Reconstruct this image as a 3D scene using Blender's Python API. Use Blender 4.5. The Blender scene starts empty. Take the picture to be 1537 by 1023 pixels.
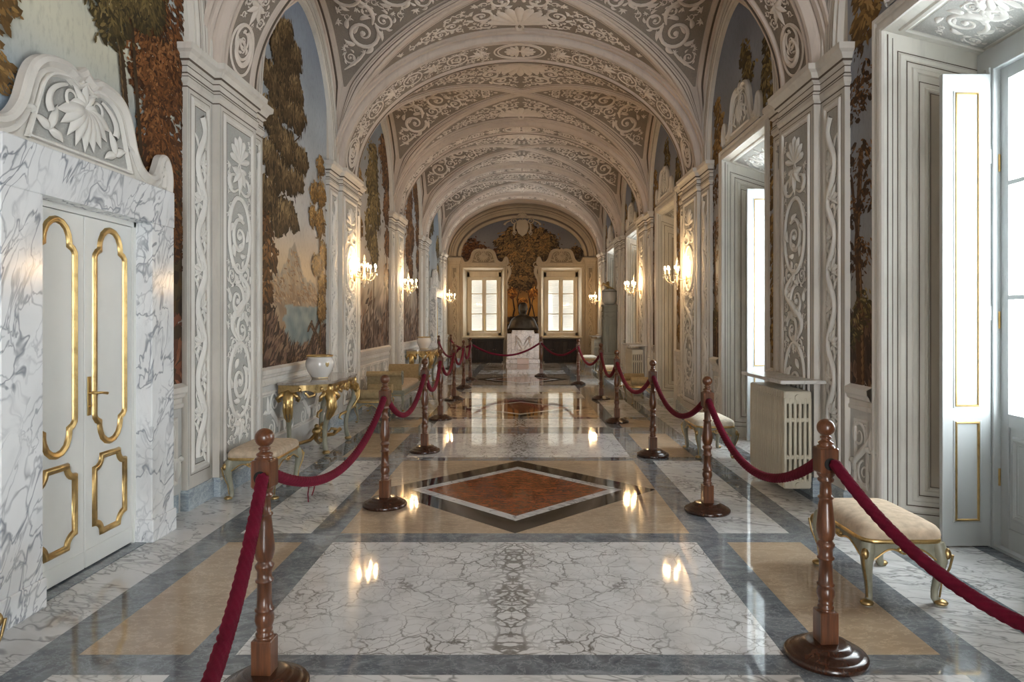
import bpy, math, random
from mathutils import Vector, noise as mnoise
PI = math.pi
C = bpy.context.scene.collection
sin, cos, sqrt = math.sin, math.cos, math.sqrt

# ------------------------------------------------------------------ mesh builder
class MB:
    def __init__(self):
        self.v = []; self.f = []; self.m = []; self.s = []; self.c = []; self.mi = 0; self.sm = False; self.contour = None
    def add(self, verts, faces, mi=None, sm=None, col=None):
        b = len(self.v); self.v.extend(verts)
        mi = self.mi if mi is None else mi; sm = self.sm if sm is None else sm
        for f in faces:
            self.f.append(tuple(i + b for i in f)); self.m.append(mi); self.s.append(sm)
        if col is not None:
            if len(col) == 3 and not hasattr(col[0], '__len__'): col = [col] * len(verts)
            while len(self.c) < b: self.c.append((.5, .5, .5))
            self.c.extend(col)
        return b
    def box(self, x0, x1, y0, y1, z0, z1, mi=None, ch=0.0):
        if ch <= 0:
            v = [(x0,y0,z0),(x1,y0,z0),(x1,y1,z0),(x0,y1,z0),(x0,y0,z1),(x1,y0,z1),(x1,y1,z1),(x0,y1,z1)]
            f = [(3,2,1,0),(4,5,6,7),(0,1,5,4),(1,2,6,5),(2,3,7,6),(3,0,4,7)]
            self.add(v, f, mi, False)
        else:
            c = min(ch, (x1-x0)*.45, (y1-y0)*.45, (z1-z0)*.45)
            def ring(d, z): return [(x0+d,y0+c,z) if 0 else p for p in
                [(x0+c+d,y0+d,z),(x1-c-d,y0+d,z),(x1-d,y0+c+d,z),(x1-d,y1-c-d,z),(x1-c-d,y1-d,z),(x0+c+d,y1-d,z),(x0+d,y1-c-d,z),(x0+d,y0+c+d,z)]]
            R = [ring(c*.6, z0), ring(0, z0+c), ring(0, z1-c), ring(c*.6, z1)]
            v = [p for r in R for p in r]; f = []
            for k in range(3):
                for i in range(8):
                    j = (i+1) % 8; f.append((k*8+i, k*8+j, k*8+8+j, k*8+8+i))
            f.append(tuple(range(7,-1,-1))); f.append(tuple(range(24,32)))
            self.add(v, f, mi, False)
    def grid(self, P, nu, nv, mi=None, sm=True, closed_u=False, closed_v=False, col=None):
        """P[i][j] i<nu, j<nv"""
        v = [P[i][j] for i in range(nu) for j in range(nv)]; f = []
        for i in range(nu if closed_u else nu-1):
            for j in range(nv if closed_v else nv-1):
                a = i*nv+j; b = i*nv+(j+1)%nv; i2 = (i+1)%nu
                f.append((a, b, i2*nv+(j+1)%nv, i2*nv+j))
        self.add(v, f, mi, sm, col)
    def lathe(self, prof, cx=0, cy=0, z0=0, n=24, mi=None, sx=1, sy=1, sm=True, rot=0):
        """prof: list of (r,z)"""
        P = [[(cx+r*sx*cos(2*PI*k/n+rot), cy+r*sy*sin(2*PI*k/n+rot), z0+z) for k in range(n)] for r, z in prof]
        self.grid(P, len(prof), n, mi, sm, closed_v=True)
        for idx, flip in ((0, True), (-1, False)):
            if prof[idx][0] > 1e-5:
                r = P[idx]; self.add(list(r), [tuple(range(n-1,-1,-1)) if flip else tuple(range(n))], mi, False)
    def tube(self, pts, rad, n=10, mi=None, sm=True, cap=True, flat=1.0, lobes=0, twist=0, depth=0, up=None):
        pts = [Vector(p) for p in pts]; m = len(pts)
        if not hasattr(rad, '__len__'): rad = [rad]*m
        T = [(pts[min(i+1,m-1)]-pts[max(i-1,0)]).normalized() for i in range(m)]
        ref = Vector(up) if up else (Vector((0,0,1)) if abs(T[0].z) < .9 else Vector((1,0,0)))
        a = (ref - T[0]*ref.dot(T[0])).normalized(); P = []; L = 0
        for i in range(m):
            if i: L += (pts[i]-pts[i-1]).length
            a = (a - T[i]*a.dot(T[i])).normalized(); b = T[i].cross(a); row = []
            for k in range(n):
                th = 2*PI*k/n; r = rad[i]
                if lobes: r *= 1 - depth + depth*abs(cos(lobes*.5*(th - twist*L)))**.6*1.0
                row.append(tuple(pts[i] + a*(r*cos(th)) + b*(r*flat*sin(th))))
            P.append(row)
        self.grid(P, m, n, mi, sm, closed_v=True)
        if cap:
            self.add(P[0], [tuple(range(n-1,-1,-1))], mi, False); self.add(P[-1], [tuple(range(n))], mi, False)
    def sphere(self, c, r, n=14, mi=None, sx=1, sy=1, sz=1):
        m = max(4, n//2); P = []
        for i in range(m+1):
            t = PI*i/m
            P.append([(c[0]+r*sx*sin(t)*cos(2*PI*k/n), c[1]+r*sy*sin(t)*sin(2*PI*k/n), c[2]+r*sz*cos(t)) for k in range(n)])
        self.grid(P, m+1, n, mi, True, closed_v=True)
    def prism(self, poly, M, h0, h1, mi=None):
        """2-D polygon in surface coords, from height h0 to h1 (front face at h1)"""
        n = len(poly); v = [M(u, w, h0) for u, w in poly] + [M(u, w, h1) for u, w in poly]
        f = [tuple(range(n, 2*n))] + [(i, (i+1)%n, n+(i+1)%n, n+i) for i in range(n)]
        self.add(v, f, mi, False)
    def strip(self, M, rows, mi=None, sm=False, closed=False):
        """rows: list over path of list of (u,v,h)"""
        P = [[M(*q) for q in r] for r in rows]
        self.grid(P, len(P), len(P[0]), mi, sm, closed_u=closed)
    def build(self, name, mats, parent=None, **props):
        me = bpy.data.meshes.new(name); me.from_pydata([tuple(p) for p in self.v], [], self.f)
        if not isinstance(mats, (list, tuple)): mats = [mats]
        for m in mats: me.materials.append(m)
        me.polygons.foreach_set('material_index', self.m); me.polygons.foreach_set('use_smooth', self.s)
        if self.c:
            while len(self.c) < len(self.v): self.c.append((.5,.5,.5))
            at = me.color_attributes.new('Col', 'FLOAT_COLOR', 'POINT')
            at.data.foreach_set('color', [x for c in self.c for x in (c[0], c[1], c[2], 1.0)])
        me.update()
        o = bpy.data.objects.new(name, me); C.objects.link(o)
        if parent is not None: o.parent = parent
        for k, val in props.items(): o[k] = val
        return o

def empty(name, loc=(0,0,0), rz=0, label=None, cat=None, group=None, kind=None, parent=None):
    o = bpy.data.objects.new(name, None); C.objects.link(o); o.location = loc; o.rotation_euler = (0,0,rz)
    o.empty_display_size = .1
    if parent is not None: o.parent = parent
    return tag(o, label, cat, group, kind)
def tag(o, label=None, cat=None, group=None, kind=None):
    if label: o['label'] = label
    if cat: o['category'] = cat
    if group: o['group'] = group
    if kind: o['kind'] = kind
    return o
def copy_tree(o, parent=None):
    c = o.copy(); C.objects.link(c)
    if parent is not None: c.parent = parent
    for ch in list(o.children): copy_tree(ch, c)
    return c
def instance(first, used, loc, rz, label, group=None, scale=1.0):
    o = first if not used else copy_tree(first)
    used.append(1); o.location = loc; o.rotation_euler = (0,0,rz); o.scale = (scale,)*3
    o['label'] = label
    if group: o['group'] = group
    return o

# ------------------------------------------------------------------ sweeps
def offset_path(pts, off, closed=False):
    n = len(pts); out = []
    for i in range(n):
        p = pts[i]
        a = pts[(i-1) % n] if (closed or i > 0) else None
        b = pts[(i+1) % n] if (closed or i < n-1) else None
        def nrm(q, r):
            dx, dy = r[0]-q[0], r[1]-q[1]; l = math.hypot(dx, dy) or 1e-9; return (dy/l, -dx/l)
        if a is None: nx, ny = nrm(p, b); k = 1
        elif b is None: nx, ny = nrm(a, p); k = 1
        else:
            n1, n2 = nrm(a, p), nrm(p, b); nx, ny = n1[0]+n2[0], n1[1]+n2[1]; l2 = nx*nx+ny*ny
            if l2 < .2: nx, ny, k = n1[0], n1[1], 1
            else: k = 2/l2
        out.append((p[0]+nx*k*off, p[1]+ny*k*off))
    return out
def sweep2(mb, M, pts, prof, closed=False, mi=None, sm=False):
    """prof [(offset, height)] swept along a 2-D path lying in a mapped surface"""
    cols = [[(x, y, h) for x, y in offset_path(pts, o, closed)] for o, h in prof]
    rows = [[cols[j][i] for j in range(len(prof))] for i in range(len(pts))]
    mb.strip(M, rows, mi, sm, closed)
def sweep_plan(mb, path, prof, mi=None, closed=False, mis=None):
    """plan path (x,y); prof [(outward offset, z)]"""
    cols = [[(x, y, z) for x, y in offset_path(path, o, closed)] for o, z in prof]
    n = len(path)
    for j in range(len(prof)-1):
        P = [[cols[j][i], cols[j+1][i]] for i in range(n)]
        mb.grid(P, n, 2, mi if mis is None else mis[j], False, closed_u=closed)
def rect(u0, u1, v0, v1): return [(u0,v0),(u1,v0),(u1,v1),(u0,v1)]
def outline(mb, M, u0, u1, v0, v1, w, h, mi):
    frame(mb, M, u0, u1, v0, v1, [(0,h),(w,h)], mi)
def frame(mb, M, u0, u1, v0, v1, prof, mi=None):
    """mitred rectangular moulding, profile [(inset, height)]"""
    P = []
    for o, h in prof:
        P.append([M(u0+o, v0+o, h), M(u1-o, v0+o, h), M(u1-o, v1-o, h), M(u0+o, v1-o, h)])
    mb.grid(P, len(P), 4, mi, False, closed_v=True)
def panel(mb, M, u0, u1, v0, v1, h, mi=None):
    mb.add([M(u0,v0,h), M(u1,v0,h), M(u1,v1,h), M(u0,v1,h)], [(0,1,2,3)], mi, False)

# ------------------------------------------------------------------ ornament (2-D strokes -> carved ribbons)
def spiral(cx, cy, r, turns=1.6, a0=0, d=1, w=.2, n=None, r1=.12):
    n = n or int(14*turns)+6; out = []
    for i in range(n+1):
        f = i/n; rr = r*((1-f)**.85*(1-r1)+r1); a = a0 + d*2*PI*turns*f
        out.append((cx+rr*cos(a), cy+rr*sin(a), w*r*(.45+.55*sin(PI*min(1, .15+f*.9)))*(1-.45*f)))
    return out
def leaf(x, y, a, l, w, bend=0.0, n=8):
    out = []; px, py = x, y; st = l/n
    for i in range(n+1):
        f = i/n; out.append((px, py, max(.0015, w*sin(PI*min(1, f**.75*.97+.03))))); aa = a + bend*f
        px += st*cos(aa); py += st*sin(aa)
    return out
def curl(x, y, a, l, w, bend, n=14):
    out = []; px, py = x, y; st = l/n; aa = a
    for i in range(n+1):
        f = i/n; out.append((px, py, w*(.4+.6*f if f < .8 else 1.0))); aa += bend/n*(.3+1.7*f*f)
        px += st*cos(aa); py += st*sin(aa)
    return out
def wave(pts, w, taper=True):
    n = len(pts)-1
    return [(x, y, w*(sin(PI*min(1, .12+i/n*.8)) if taper else 1)) for i, (x, y) in enumerate(pts)]
def ringst(cx, cy, rx, ry, w, n=28):
    return [(cx+rx*cos(2*PI*i/n), cy+ry*sin(2*PI*i/n), w) for i in range(n+1)]
def blob(x, y, r): return [(x-r, y, .001), (x-r*.6, y, r*1.5), (x, y, r*2), (x+r*.6, y, r*1.5), (x+r, y, .001)]
def scroll_unit(cx, cy, r, a0, d, rnd):
    S = [spiral(cx, cy, r*.86, 1.5, a0, d, .29)]
    S.append(blob(cx, cy, r*.16))
    for k in range(5):
        f = .02+k*.13; a = a0 + d*2*PI*f*1.5
        S.append(leaf(cx+r*.78*cos(a), cy+r*.78*sin(a), a+d*(.8+.2*rnd.random()), r*.66, r*.27, d*1.3))
    a = a0 + d*PI*1.1
    S.append(leaf(cx+r*.45*cos(a), cy+r*.45*sin(a), a+d*1.9, r*.55, r*.22, d*1.0))
    return S
def sprig(x, y, a, l, rnd, k=5):
    S = []
    for i in range(k):
        t = (i-(k-1)/2)/max(1, (k-1)/2); S.append(leaf(x, y, a+t*1.15, l*(1-.3*abs(t)), l*.29, t*.9, 7))
    return S
def petal(x, y, a, l, w, n=9):
    return [(x+l*i/n*cos(a), y+l*i/n*sin(a), w*((.22+.78*(i/n)**.8) if i < n-1 else (.72 if i == n-1 else .18))) for i in range(n+1)]
def shell(x, y, a, r, k=7):
    S = []
    for i in range(k):
        t = (i-(k-1)/2)/((k-1)/2); S.append(petal(x, y, a+t*1.35, r*(1-.12*abs(t)), r*.30))
    S.append(curl(x, y, a+PI*.75, r*.5, r*.12, 4)); S.append(curl(x, y, a-PI*.75, r*.5, r*.12, -4))
    return S
def ribbon(mb, M, st, hmax=.018, mi=0, base=.002):
    n = len(st); rows = []
    for i, (x, y, w) in enumerate(st):
        a, b = st[max(0, i-1)], st[min(n-1, i+1)]; dx, dy = b[0]-a[0], b[1]-a[1]; l = math.hypot(dx, dy) or 1e-9
        nx, ny = -dy/l*w*.5, dx/l*w*.5; h = base + min(hmax, w*.42)
        rows.append([(x+nx, y+ny, base), (x+nx*.45, y+ny*.45, h), (x-nx*.45, y-ny*.45, h*.92), (x-nx, y-ny, base)])
    mb.strip(M, rows, mi, True)
    if mb.contour is not None:  # flat dark underlay, a painted shadow edge wider than the ribbon
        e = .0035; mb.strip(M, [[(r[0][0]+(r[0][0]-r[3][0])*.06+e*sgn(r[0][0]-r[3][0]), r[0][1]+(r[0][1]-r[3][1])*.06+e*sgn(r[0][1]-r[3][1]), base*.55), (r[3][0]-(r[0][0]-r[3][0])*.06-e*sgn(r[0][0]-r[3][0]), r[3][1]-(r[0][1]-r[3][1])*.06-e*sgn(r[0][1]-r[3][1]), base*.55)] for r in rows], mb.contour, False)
def sgn(x): return max(-1.0, min(1.0, x*400))
def carve(mb, M, strokes, hmax=.018, mi=0, flip=None, base=.002):
    for st in strokes:
        ribbon(mb, M, st, hmax, mi, base)
        if flip is not None: ribbon(mb, M, [(2*flip-x, y, w) for x, y, w in st], hmax, mi, base)
def pack(bbox, clear, sizes, seed, tries=220, taken=None):
    rnd = random.Random(seed); cs = list(taken or []); out = []
    for r in sizes:
        for _ in range(tries):
            u = rnd.uniform(bbox[0], bbox[1]); v = rnd.uniform(bbox[2], bbox[3])
            if clear(u, v) < r*1.0: continue
            if all(math.hypot(u-q[0], v-q[1]) > (r+q[2])*.86 for q in cs):
                cs.append((u, v, r)); out.append((u, v, r))
    return out
def foliate(bbox, clear, sizes, seed, tries=220, taken=None):
    rnd = random.Random(seed+7); S = []; big = sizes[0]
    for u, v, r in pack(bbox, clear, sizes, seed, tries, taken):
        a = rnd.uniform(0, 2*PI); d = rnd.choice((-1, 1))
        if r > big*.55: S += scroll_unit(u, v, r, a, d, rnd)
        elif r > big*.33:
            S.append(spiral(u, v, r*.8, 1.0, a, d, .34)); S += sprig(u+r*.3*cos(a), v+r*.3*sin(a), a, r*1.0, rnd, 3); S.append(leaf(u-r*.6*cos(a), v-r*.6*sin(a), a+2.2*d, r*.9, r*.3, d))
        else: S += sprig(u-r*.6*cos(a), v-r*.6*sin(a), a, r*1.9, rnd, 5)
    return S
BULB_W = 240.0; SKY_W = 8.0; EXPO = 1.78
# ------------------------------------------------------------------ materials
def lin(r, g, b):
    f = lambda c: (c/255/12.92) if c/255 <= .04045 else ((c/255+.055)/1.055)**2.4
    return (f(r), f(g), f(b), 1.0)
class NT:
    def __init__(self, name):
        self.m = bpy.data.materials.new(name); self.m.use_nodes = True; self.t = self.m.node_tree
        self.b = self.t.nodes['Principled BSDF']; self.out = self.t.nodes['Material Output']
    def n(self, kind, **kw):
        nd = self.t.nodes.new(kind)
        for k, v in kw.items():
            if k.startswith('i_'):
                key = k[2:]; key = int(key) if key.isdigit() else key.replace('_', ' ')
                sock = nd.inputs[key]
                if hasattr(v, 'is_linked') or isinstance(v, bpy.types.NodeSocket): self.t.links.new(v, sock)
                else: sock.default_value = v
            else: setattr(nd, k, v)
        return nd
    def link(self, a, b): self.t.links.new(a, b)
    def set(self, **kw):
        for k, v in kw.items():
            key = k.replace('_', ' ')
            if isinstance(v, bpy.types.NodeSocket): self.link(v, self.b.inputs[key])
            else: self.b.inputs[key].default_value = v
        return self
    def pos(self): return self.n('ShaderNodeNewGeometry').outputs['Position']
    def obj(self): return self.n('ShaderNodeTexCoord').outputs['Object']
    def math(self, op, a, b=0.0, c=None):
        nd = self.n('ShaderNodeMath', operation=op)
        for i, v in enumerate((a, b) if c is None else (a, b, c)):
            if isinstance(v, bpy.types.NodeSocket): self.link(v, nd.inputs[i])
            else: nd.inputs[i].default_value = v
        return nd.outputs[0]
    def mix(self, f, a, b, blend='MIX'):
        nd = self.n('ShaderNodeMix', data_type='RGBA', blend_type=blend)
        for key, v in ((0, f), (6, a), (7, b)):
            if isinstance(v, bpy.types.NodeSocket): self.link(v, nd.inputs[key])
            else: nd.inputs[key].default_value = v
        return nd.outputs[2]
    def ramp(self, f, stops, interp='LINEAR'):
        nd = self.n('ShaderNodeValToRGB'); nd.color_ramp.interpolation = interp; e = nd.color_ramp.elements
        while len(e) > 1: e.remove(e[-1])
        for i, (p, c) in enumerate(stops):
            el = e[0] if i == 0 else e.new(p)
            el.position = p; el.color = c if hasattr(c, '__len__') else (c, c, c, 1)
        self.link(f, nd.inputs[0]); return nd.outputs['Color']
    def noise(self, vec, scale, detail=4, rough=.55, dist=0.0, out='Fac'):
        return self.n('ShaderNodeTexNoise', i_Vector=vec, i_Scale=scale, i_Detail=detail, i_Roughness=rough, i_Distortion=dist).outputs[out]
    def voro(self, vec, scale, feature='DISTANCE_TO_EDGE', rnd=1.0):
        return self.n('ShaderNodeTexVoronoi', feature=feature, i_Vector=vec, i_Scale=scale, i_Randomness=rnd).outputs['Distance']
    def warp(self, vec, scale, amt, detail=3):
        col = self.noise(vec, scale, detail, out='Color')
        s = self.n('ShaderNodeVectorMath', operation='SUBTRACT'); self.link(col, s.inputs[0]); s.inputs[1].default_value = (.5,.5,.5)
        k = self.n('ShaderNodeVectorMath', operation='SCALE'); self.link(s.outputs[0], k.inputs[0]); k.inputs['Scale'].default_value = amt
        a = self.n('ShaderNodeVectorMath', operation='ADD'); self.link(vec, a.inputs[0]); self.link(k.outputs[0], a.inputs[1])
        return a.outputs[0]
    def mapping(self, vec, scale=(1,1,1), rot=(0,0,0), loc=(0,0,0)):
        return self.n('ShaderNodeMapping', i_Vector=vec, i_Scale=scale, i_Rotation=rot, i_Location=loc).outputs[0]
    def bump(self, h, strength=.2, dist=.01):
        nd = self.n('ShaderNodeBump', i_Height=h, i_Strength=strength, i_Distance=dist); self.link(nd.outputs[0], self.b.inputs['Normal']); return self
def plain(name, col, rough=.6, metal=0.0, var=.12, vs=3.0, ior=1.5, bumpy=0.0, bs=60.0, coat=0.0):
    t = NT(name); p = t.obj(); n = t.noise(p, vs, 5, .6)
    d = tuple(c*(1-var*1.6) for c in col[:3])+(1,); l = tuple(min(1, c*(1+var*.8)) for c in col[:3])+(1,)
    t.set(Base_Color=t.ramp(n, [(.25, d), (.5, col), (.78, l)]), Roughness=rough, Metallic=metal, IOR=ior, Coat_Weight=coat)
    if bumpy: t.bump(t.noise(p, bs, 3), bumpy, .004)
    return t.m
def plaster(name, col, dirt=.25, rough=.75, stip=0.0):
    """old painted plaster: slow tone drift, small stains, optional stippled ground"""
    t = NT(name); p = t.pos(); a = t.noise(p, 1.1, 5, .6); b = t.noise(t.mapping(p, (9, 9, 1.6)), 1.0, 4, .65)
    dk = tuple(c*(1-dirt) for c in col[:3])+(1,); lt = tuple(min(1, c*1.08) for c in col[:3])+(1,)
    base = t.ramp(a, [(.28, dk), (.52, col), (.75, lt)])
    c2 = t.mix(t.math('MULTIPLY', t.ramp(b, [(.30, 1.0), (.47, 0.0)]), .32), base, tuple(c*.62 for c in col[:3])+(1,))
    if stip:
        s = t.voro(p, 70, 'F1'); c2 = t.mix(t.math('MULTIPLY', t.ramp(s, [(.25, 0.0), (.5, 1.0)]), stip), c2, tuple(c*.5 for c in col[:3])+(1,))
    t.set(Base_Color=c2, Roughness=rough, Specular_IOR_Level=.35); return t.m
def marble(name, white, vein, scale=3.2, amt=1.0, rough=.06, book=False, stretch=(1,1,1), rot=0.0, cells=True, ior=1.5, thick=.05):
    t = NT(name); p = t.pos()
    if book:
        s = t.n('ShaderNodeSeparateXYZ', i_0=p); x = t.math('ABSOLUTE', s.outputs[0])
        cb = t.n('ShaderNodeCombineXYZ', i_0=x, i_1=s.outputs[1], i_2=s.outputs[2]); p = cb.outputs[0]
    q = t.mapping(p, stretch, (0, rot if not book else 0, rot))
    w = t.warp(t.warp(q, scale*.55, .35/scale*3), scale*2.6, .16/scale*2)
    e1 = t.voro(w, scale); e2 = t.voro(w, scale*2.35); big = t.noise(q, scale*.33, 3)
    v1 = t.ramp(e1, [(0, 1.0), (thick*.35, .65), (thick, 0.0)]); v2 = t.ramp(e2, [(0, .8), (thick*.7, .25), (thick*1.6, 0.0)])
    mask = t.ramp(big, [(.36, .12), (.6, 1.0)])
    veins = t.math('MAXIMUM', t.math('MULTIPLY', v1, t.math('MULTIPLY_ADD', mask, .75, .25)), t.math('MULTIPLY', v2, mask))
    if book:
        band = t.math('ADD', x, t.math('MULTIPLY', t.noise(q, 2.2, 3), .45)); core = t.ramp(band, [(.30, 1.0), (.44, 0.0)])
        e3 = t.voro(w, scale*2.7); v3 = t.ramp(e3, [(0, 1.0), (.07, .9), (.15, .05)])
        veins = t.math('MAXIMUM', veins, t.math('MULTIPLY', v3, t.math('MULTIPLY', core, .9)))
    veins = t.math('MULTIPLY', veins, amt); veins = t.math('MINIMUM', veins, 1.0)
    cl = t.noise(q, scale*.8, 4); w0 = tuple(c*.8 for c in white[:3])+(1,)
    base = t.ramp(cl, [(.3, w0), (.55, white), (.8, tuple(min(1, c*1.05) for c in white[:3])+(1,))])
    t.set(Base_Color=t.mix(veins, base, vein), Roughness=rough, IOR=ior); return t.m
def streak(name, a, b, c, scale=4.0, stretch=(1,4,1), rough=.06, rot=0.0, ior=1.5, dist=1.2):
    t = NT(name); p = t.mapping(t.pos(), stretch, (0, 0, rot)); w = t.warp(p, scale*.4, .5)
    n = t.noise(w, scale, 8, .68, dist); n2 = t.noise(w, scale*3.1, 5, .7)
    col = t.ramp(n, [(.3, a), (.5, b), (.68, c)]); line = t.ramp(n2, [(.47, 0.0), (.5, 1.0), (.53, 0.0)])
    t.set(Base_Color=t.mix(t.math('MULTIPLY', line, .35), col, tuple(min(1, x*1.7) for x in c[:3])+(1,)), Roughness=rough, IOR=ior); return t.m

MT = {}
def veined(name, white, vein, rough=.1, scale=1.6, stretch=(1.25,1.25,.55), rot=.55, ior=1.5):
    t = NT(name); q = t.mapping(t.mapping(t.pos(), (1,1,1), (rot if stretch[2] < 1 else 0, 0, rot)), stretch); w = t.warp(t.warp(q, scale*.7, .9), scale*3, .16)
    def ridge(sc, wd, vec=w):
        n = t.noise(vec, sc, 3, .5); return t.ramp(t.math('ABSOLUTE', t.math('SUBTRACT', n, .5)), [(0, 1.0), (wd*.4, .7), (wd, 0.0)])
    e = t.voro(w, scale*3.2); cell = t.ramp(e, [(0, .9), (.02, .5), (.05, 0.0)])
    mask = t.ramp(t.noise(q, scale*.9, 4), [(.42, .05), (.62, 1.0)])
    v = t.math('MAXIMUM', t.math('MULTIPLY', ridge(scale*1.6, .016), .9), t.math('MULTIPLY', t.math('MAXIMUM', cell, ridge(scale*4, .03)), mask))
    cl = t.ramp(t.noise(w, scale*1.2, 5), [(.3, .80), (.55, 1.0), (.8, 1.05)])
    t.set(Base_Color=t.mix(t.math('MULTIPLY', v, .85), t.mix(1.0, white, cl, 'MULTIPLY'), vein), Roughness=rough, IOR=ior); return t.m
MT['plaster'] = plaster('painted_plaster', (.60,.56,.505,1), .18)
MT['plaster_lt'] = plaster('pale_plaster', (.66,.625,.575,1), .14)
MT['ground'] = plaster('grey_panel_ground', (.47,.465,.435,1), .18, stip=.25)
MT['relief'] = plaster('pale_relief', (.70,.675,.63,1), .12)
MT['vault'] = plaster('vault_plaster', (.55,.465,.40,1), .2)
MT['vault_ground'] = plaster('vault_panel_ground', (.265,.222,.182,1), .22, stip=.3)
MT['vault_relief'] = plaster('vault_relief', (.66,.58,.51,1), .14)
MT['end_plaster'] = plaster('ochre_plaster', (.36,.285,.195,1), .22)
MT['end_frame'] = plaster('cream_window_paint', (.52,.44,.32,1), .15)
MT['tan_panel'] = plaster('tan_panel_paint', (.50,.44,.36,1), .2)
MT['end_ground'] = plaster('ochre_ground', (.20,.155,.10,1), .22)
MT['shadow_line'] = plain('brown_shade_line', (.10,.075,.055,1), .8)  # shade painted as dark lines along mouldings, as trompe-l'oeil does
MT['contour'] = plain('grey_shade_contour', (.25,.245,.225,1), .8)  # contours: shadow edges painted in colour around the ornament, trompe-l'oeil fashion
MT['vault_contour'] = plain('umber_shade_contour', (.16,.128,.10,1), .8)
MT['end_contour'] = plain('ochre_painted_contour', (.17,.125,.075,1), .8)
MT['dado'] = plaster('dado_paint', (.55,.54,.515,1), .16)
MT['paint_white'] = plain('aged_white_paint', (.72,.72,.69,1), .38, var=.05, vs=1.5)
MT['paint_grey'] = plain('window_grey_paint', (.47,.49,.49,1), .42, var=.06, vs=1.2)
MT['embrasure'] = plaster('embrasure_paint', (.74,.725,.665,1), .18)
MT['gilt'] = plain('gilding', (.60,.415,.175,1), .36, 1.0, .25, 14)
MT['gilt_dark'] = plain('aged_gilding', (.38,.265,.12,1), .4, 1.0, .35, 18)
MT['brass'] = plain('brass', (.62,.43,.17,1), .28, 1.0, .15, 20)
MT['wall_marble'] = veined('veined_white_marble', (.80,.81,.82,1), (.13,.15,.19,1), .16)
MT['far_marble'] = veined('dull_veined_marble', (.78,.78,.77,1), (.18,.19,.21,1), .5)
MT['base_marble'] = streak('blue_grey_marble', (.22,.27,.32,1), (.33,.38,.42,1), (.47,.52,.55,1), 3.0, (1,1.3,3), .2)
MT['fl_white'] = marble('bookmatched_marble', (.68,.67,.665,1), (.10,.085,.068,1), 5.2, .9, .045, True, thick=.032, ior=1.6)
MT['fl_white2'] = veined('side_white_marble', (.68,.675,.67,1), (.16,.16,.155,1), .055, 1.2, (1.0,2.2,1), .35, 1.6)
MT['fl_grey'] = streak('grey_floor_marble', (.085,.10,.118,1), (.15,.168,.188,1), (.27,.29,.31,1), 3.4, (1,1.6,1), .05, .6, 1.6)
MT['fl_cream'] = streak('cream_floor_marble', (.34,.25,.17,1), (.40,.30,.208,1), (.46,.355,.255,1), 2.0, (1,2,1), .05, .3, 1.6, .6)
MT['fl_brown'] = streak('red_brown_marble', (.11,.032,.013,1), (.235,.075,.03,1), (.36,.15,.075,1), 3.0, (1,2.2,1), .05, .9, 1.6, 2.2)
MT['fl_black'] = streak('black_floor_marble', (.010,.010,.009,1), (.024,.022,.018,1), (.07,.065,.055,1), 4.0, (1,2,1), .05, .8, 1.6)
MT['shelf'] = marble('shelf_marble', (.62,.60,.57,1), (.3,.28,.26,1), 3.0, .5, .2)
MT['console_marble'] = marble('brown_grey_marble', (.34,.30,.26,1), (.16,.13,.11,1), 4.0, .6, .08)
MT['pedestal'] = marble('pedestal_marble', (.60,.52,.46,1), (.24,.19,.17,1), 3.5, .8, .2)
MT['pink_block'] = plain('pinkish_stone', (.62,.47,.41,1), .35)
def wood_mat(name, dark, mid, light, rough=.3, coat=.28):
    t = NT(name); p = t.mapping(t.obj(), (14, 14, 1.3)); w = t.warp(p, 1.2, .6); n = t.noise(w, 2.2, 6, .6, .8)
    t.set(Base_Color=t.ramp(n, [(.28, dark), (.5, mid), (.75, light)]), Roughness=rough, Coat_Weight=coat, Coat_Roughness=.12, Specular_IOR_Level=.5 if coat else .2); return t.m
MT['wood'] = wood_mat('polished_mahogany', (.028,.008,.0025,1), (.092,.029,.009,1), (.17,.06,.020,1))
MT['wood_dark'] = wood_mat('dark_turned_wood', (.012,.004,.002,1), (.034,.011,.005,1), (.065,.021,.009,1), .25)
MT['cabinet'] = wood_mat('dark_cabinet_wood', (.008,.005,.003,1), (.018,.011,.006,1), (.032,.02,.011,1), .5, 0.0)
def velvet(name, col, sheen, bs=260):
    t = NT(name); p = t.obj(); n = t.noise(p, 22, 4)
    t.set(Base_Color=t.ramp(n, [(.3, tuple(c*.7 for c in col[:3])+(1,)), (.7, col)]), Roughness=.85, Sheen_Weight=.12, Sheen_Tint=sheen, Sheen_Roughness=.4, Specular_IOR_Level=.2)
    t.bump(t.noise(p, bs, 2), .35, .002); return t.m
MT['rope'] = velvet('crimson_rope', (.125,.003,.018,1), (.7,.05,.12,1))
MT['fabric'] = velvet('gold_beige_velvet', (.59,.465,.34,1), (1,.9,.75,1), 120)
MT['fabric_w'] = velvet('ivory_velvet', (.68,.62,.50,1), (1,.95,.85,1), 120)
MT['fabric_o'] = velvet('ochre_velvet', (.41,.305,.165,1), (1,.85,.6,1), 120)
MT['frame_paint'] = plain('grey_green_painted_wood', (.245,.235,.175,1), .42, var=.22, vs=9)
MT['porcelain'] = plain('glazed_porcelain', (.72,.69,.65,1), .12, var=.03, coat=.6)
MT['radiator'] = plain('cream_radiator_enamel', (.56,.51,.40,1), .4, var=.12, vs=5)
MT['gap_shade'] = plain('painted_gap_shade', (.01,.009,.008,1), .9)  # black colour standing in for the shade inside holes and slots
MT['bronze'] = plain('dark_bronze', (.035,.026,.017,1), .42, .6, .3, 12)
MT['stone_grey'] = plaster('grey_green_case_paint', (.21,.21,.18,1), .25)
MT['stone_light'] = plaster('pale_grey_case_paint', (.38,.38,.36,1), .2)
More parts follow.
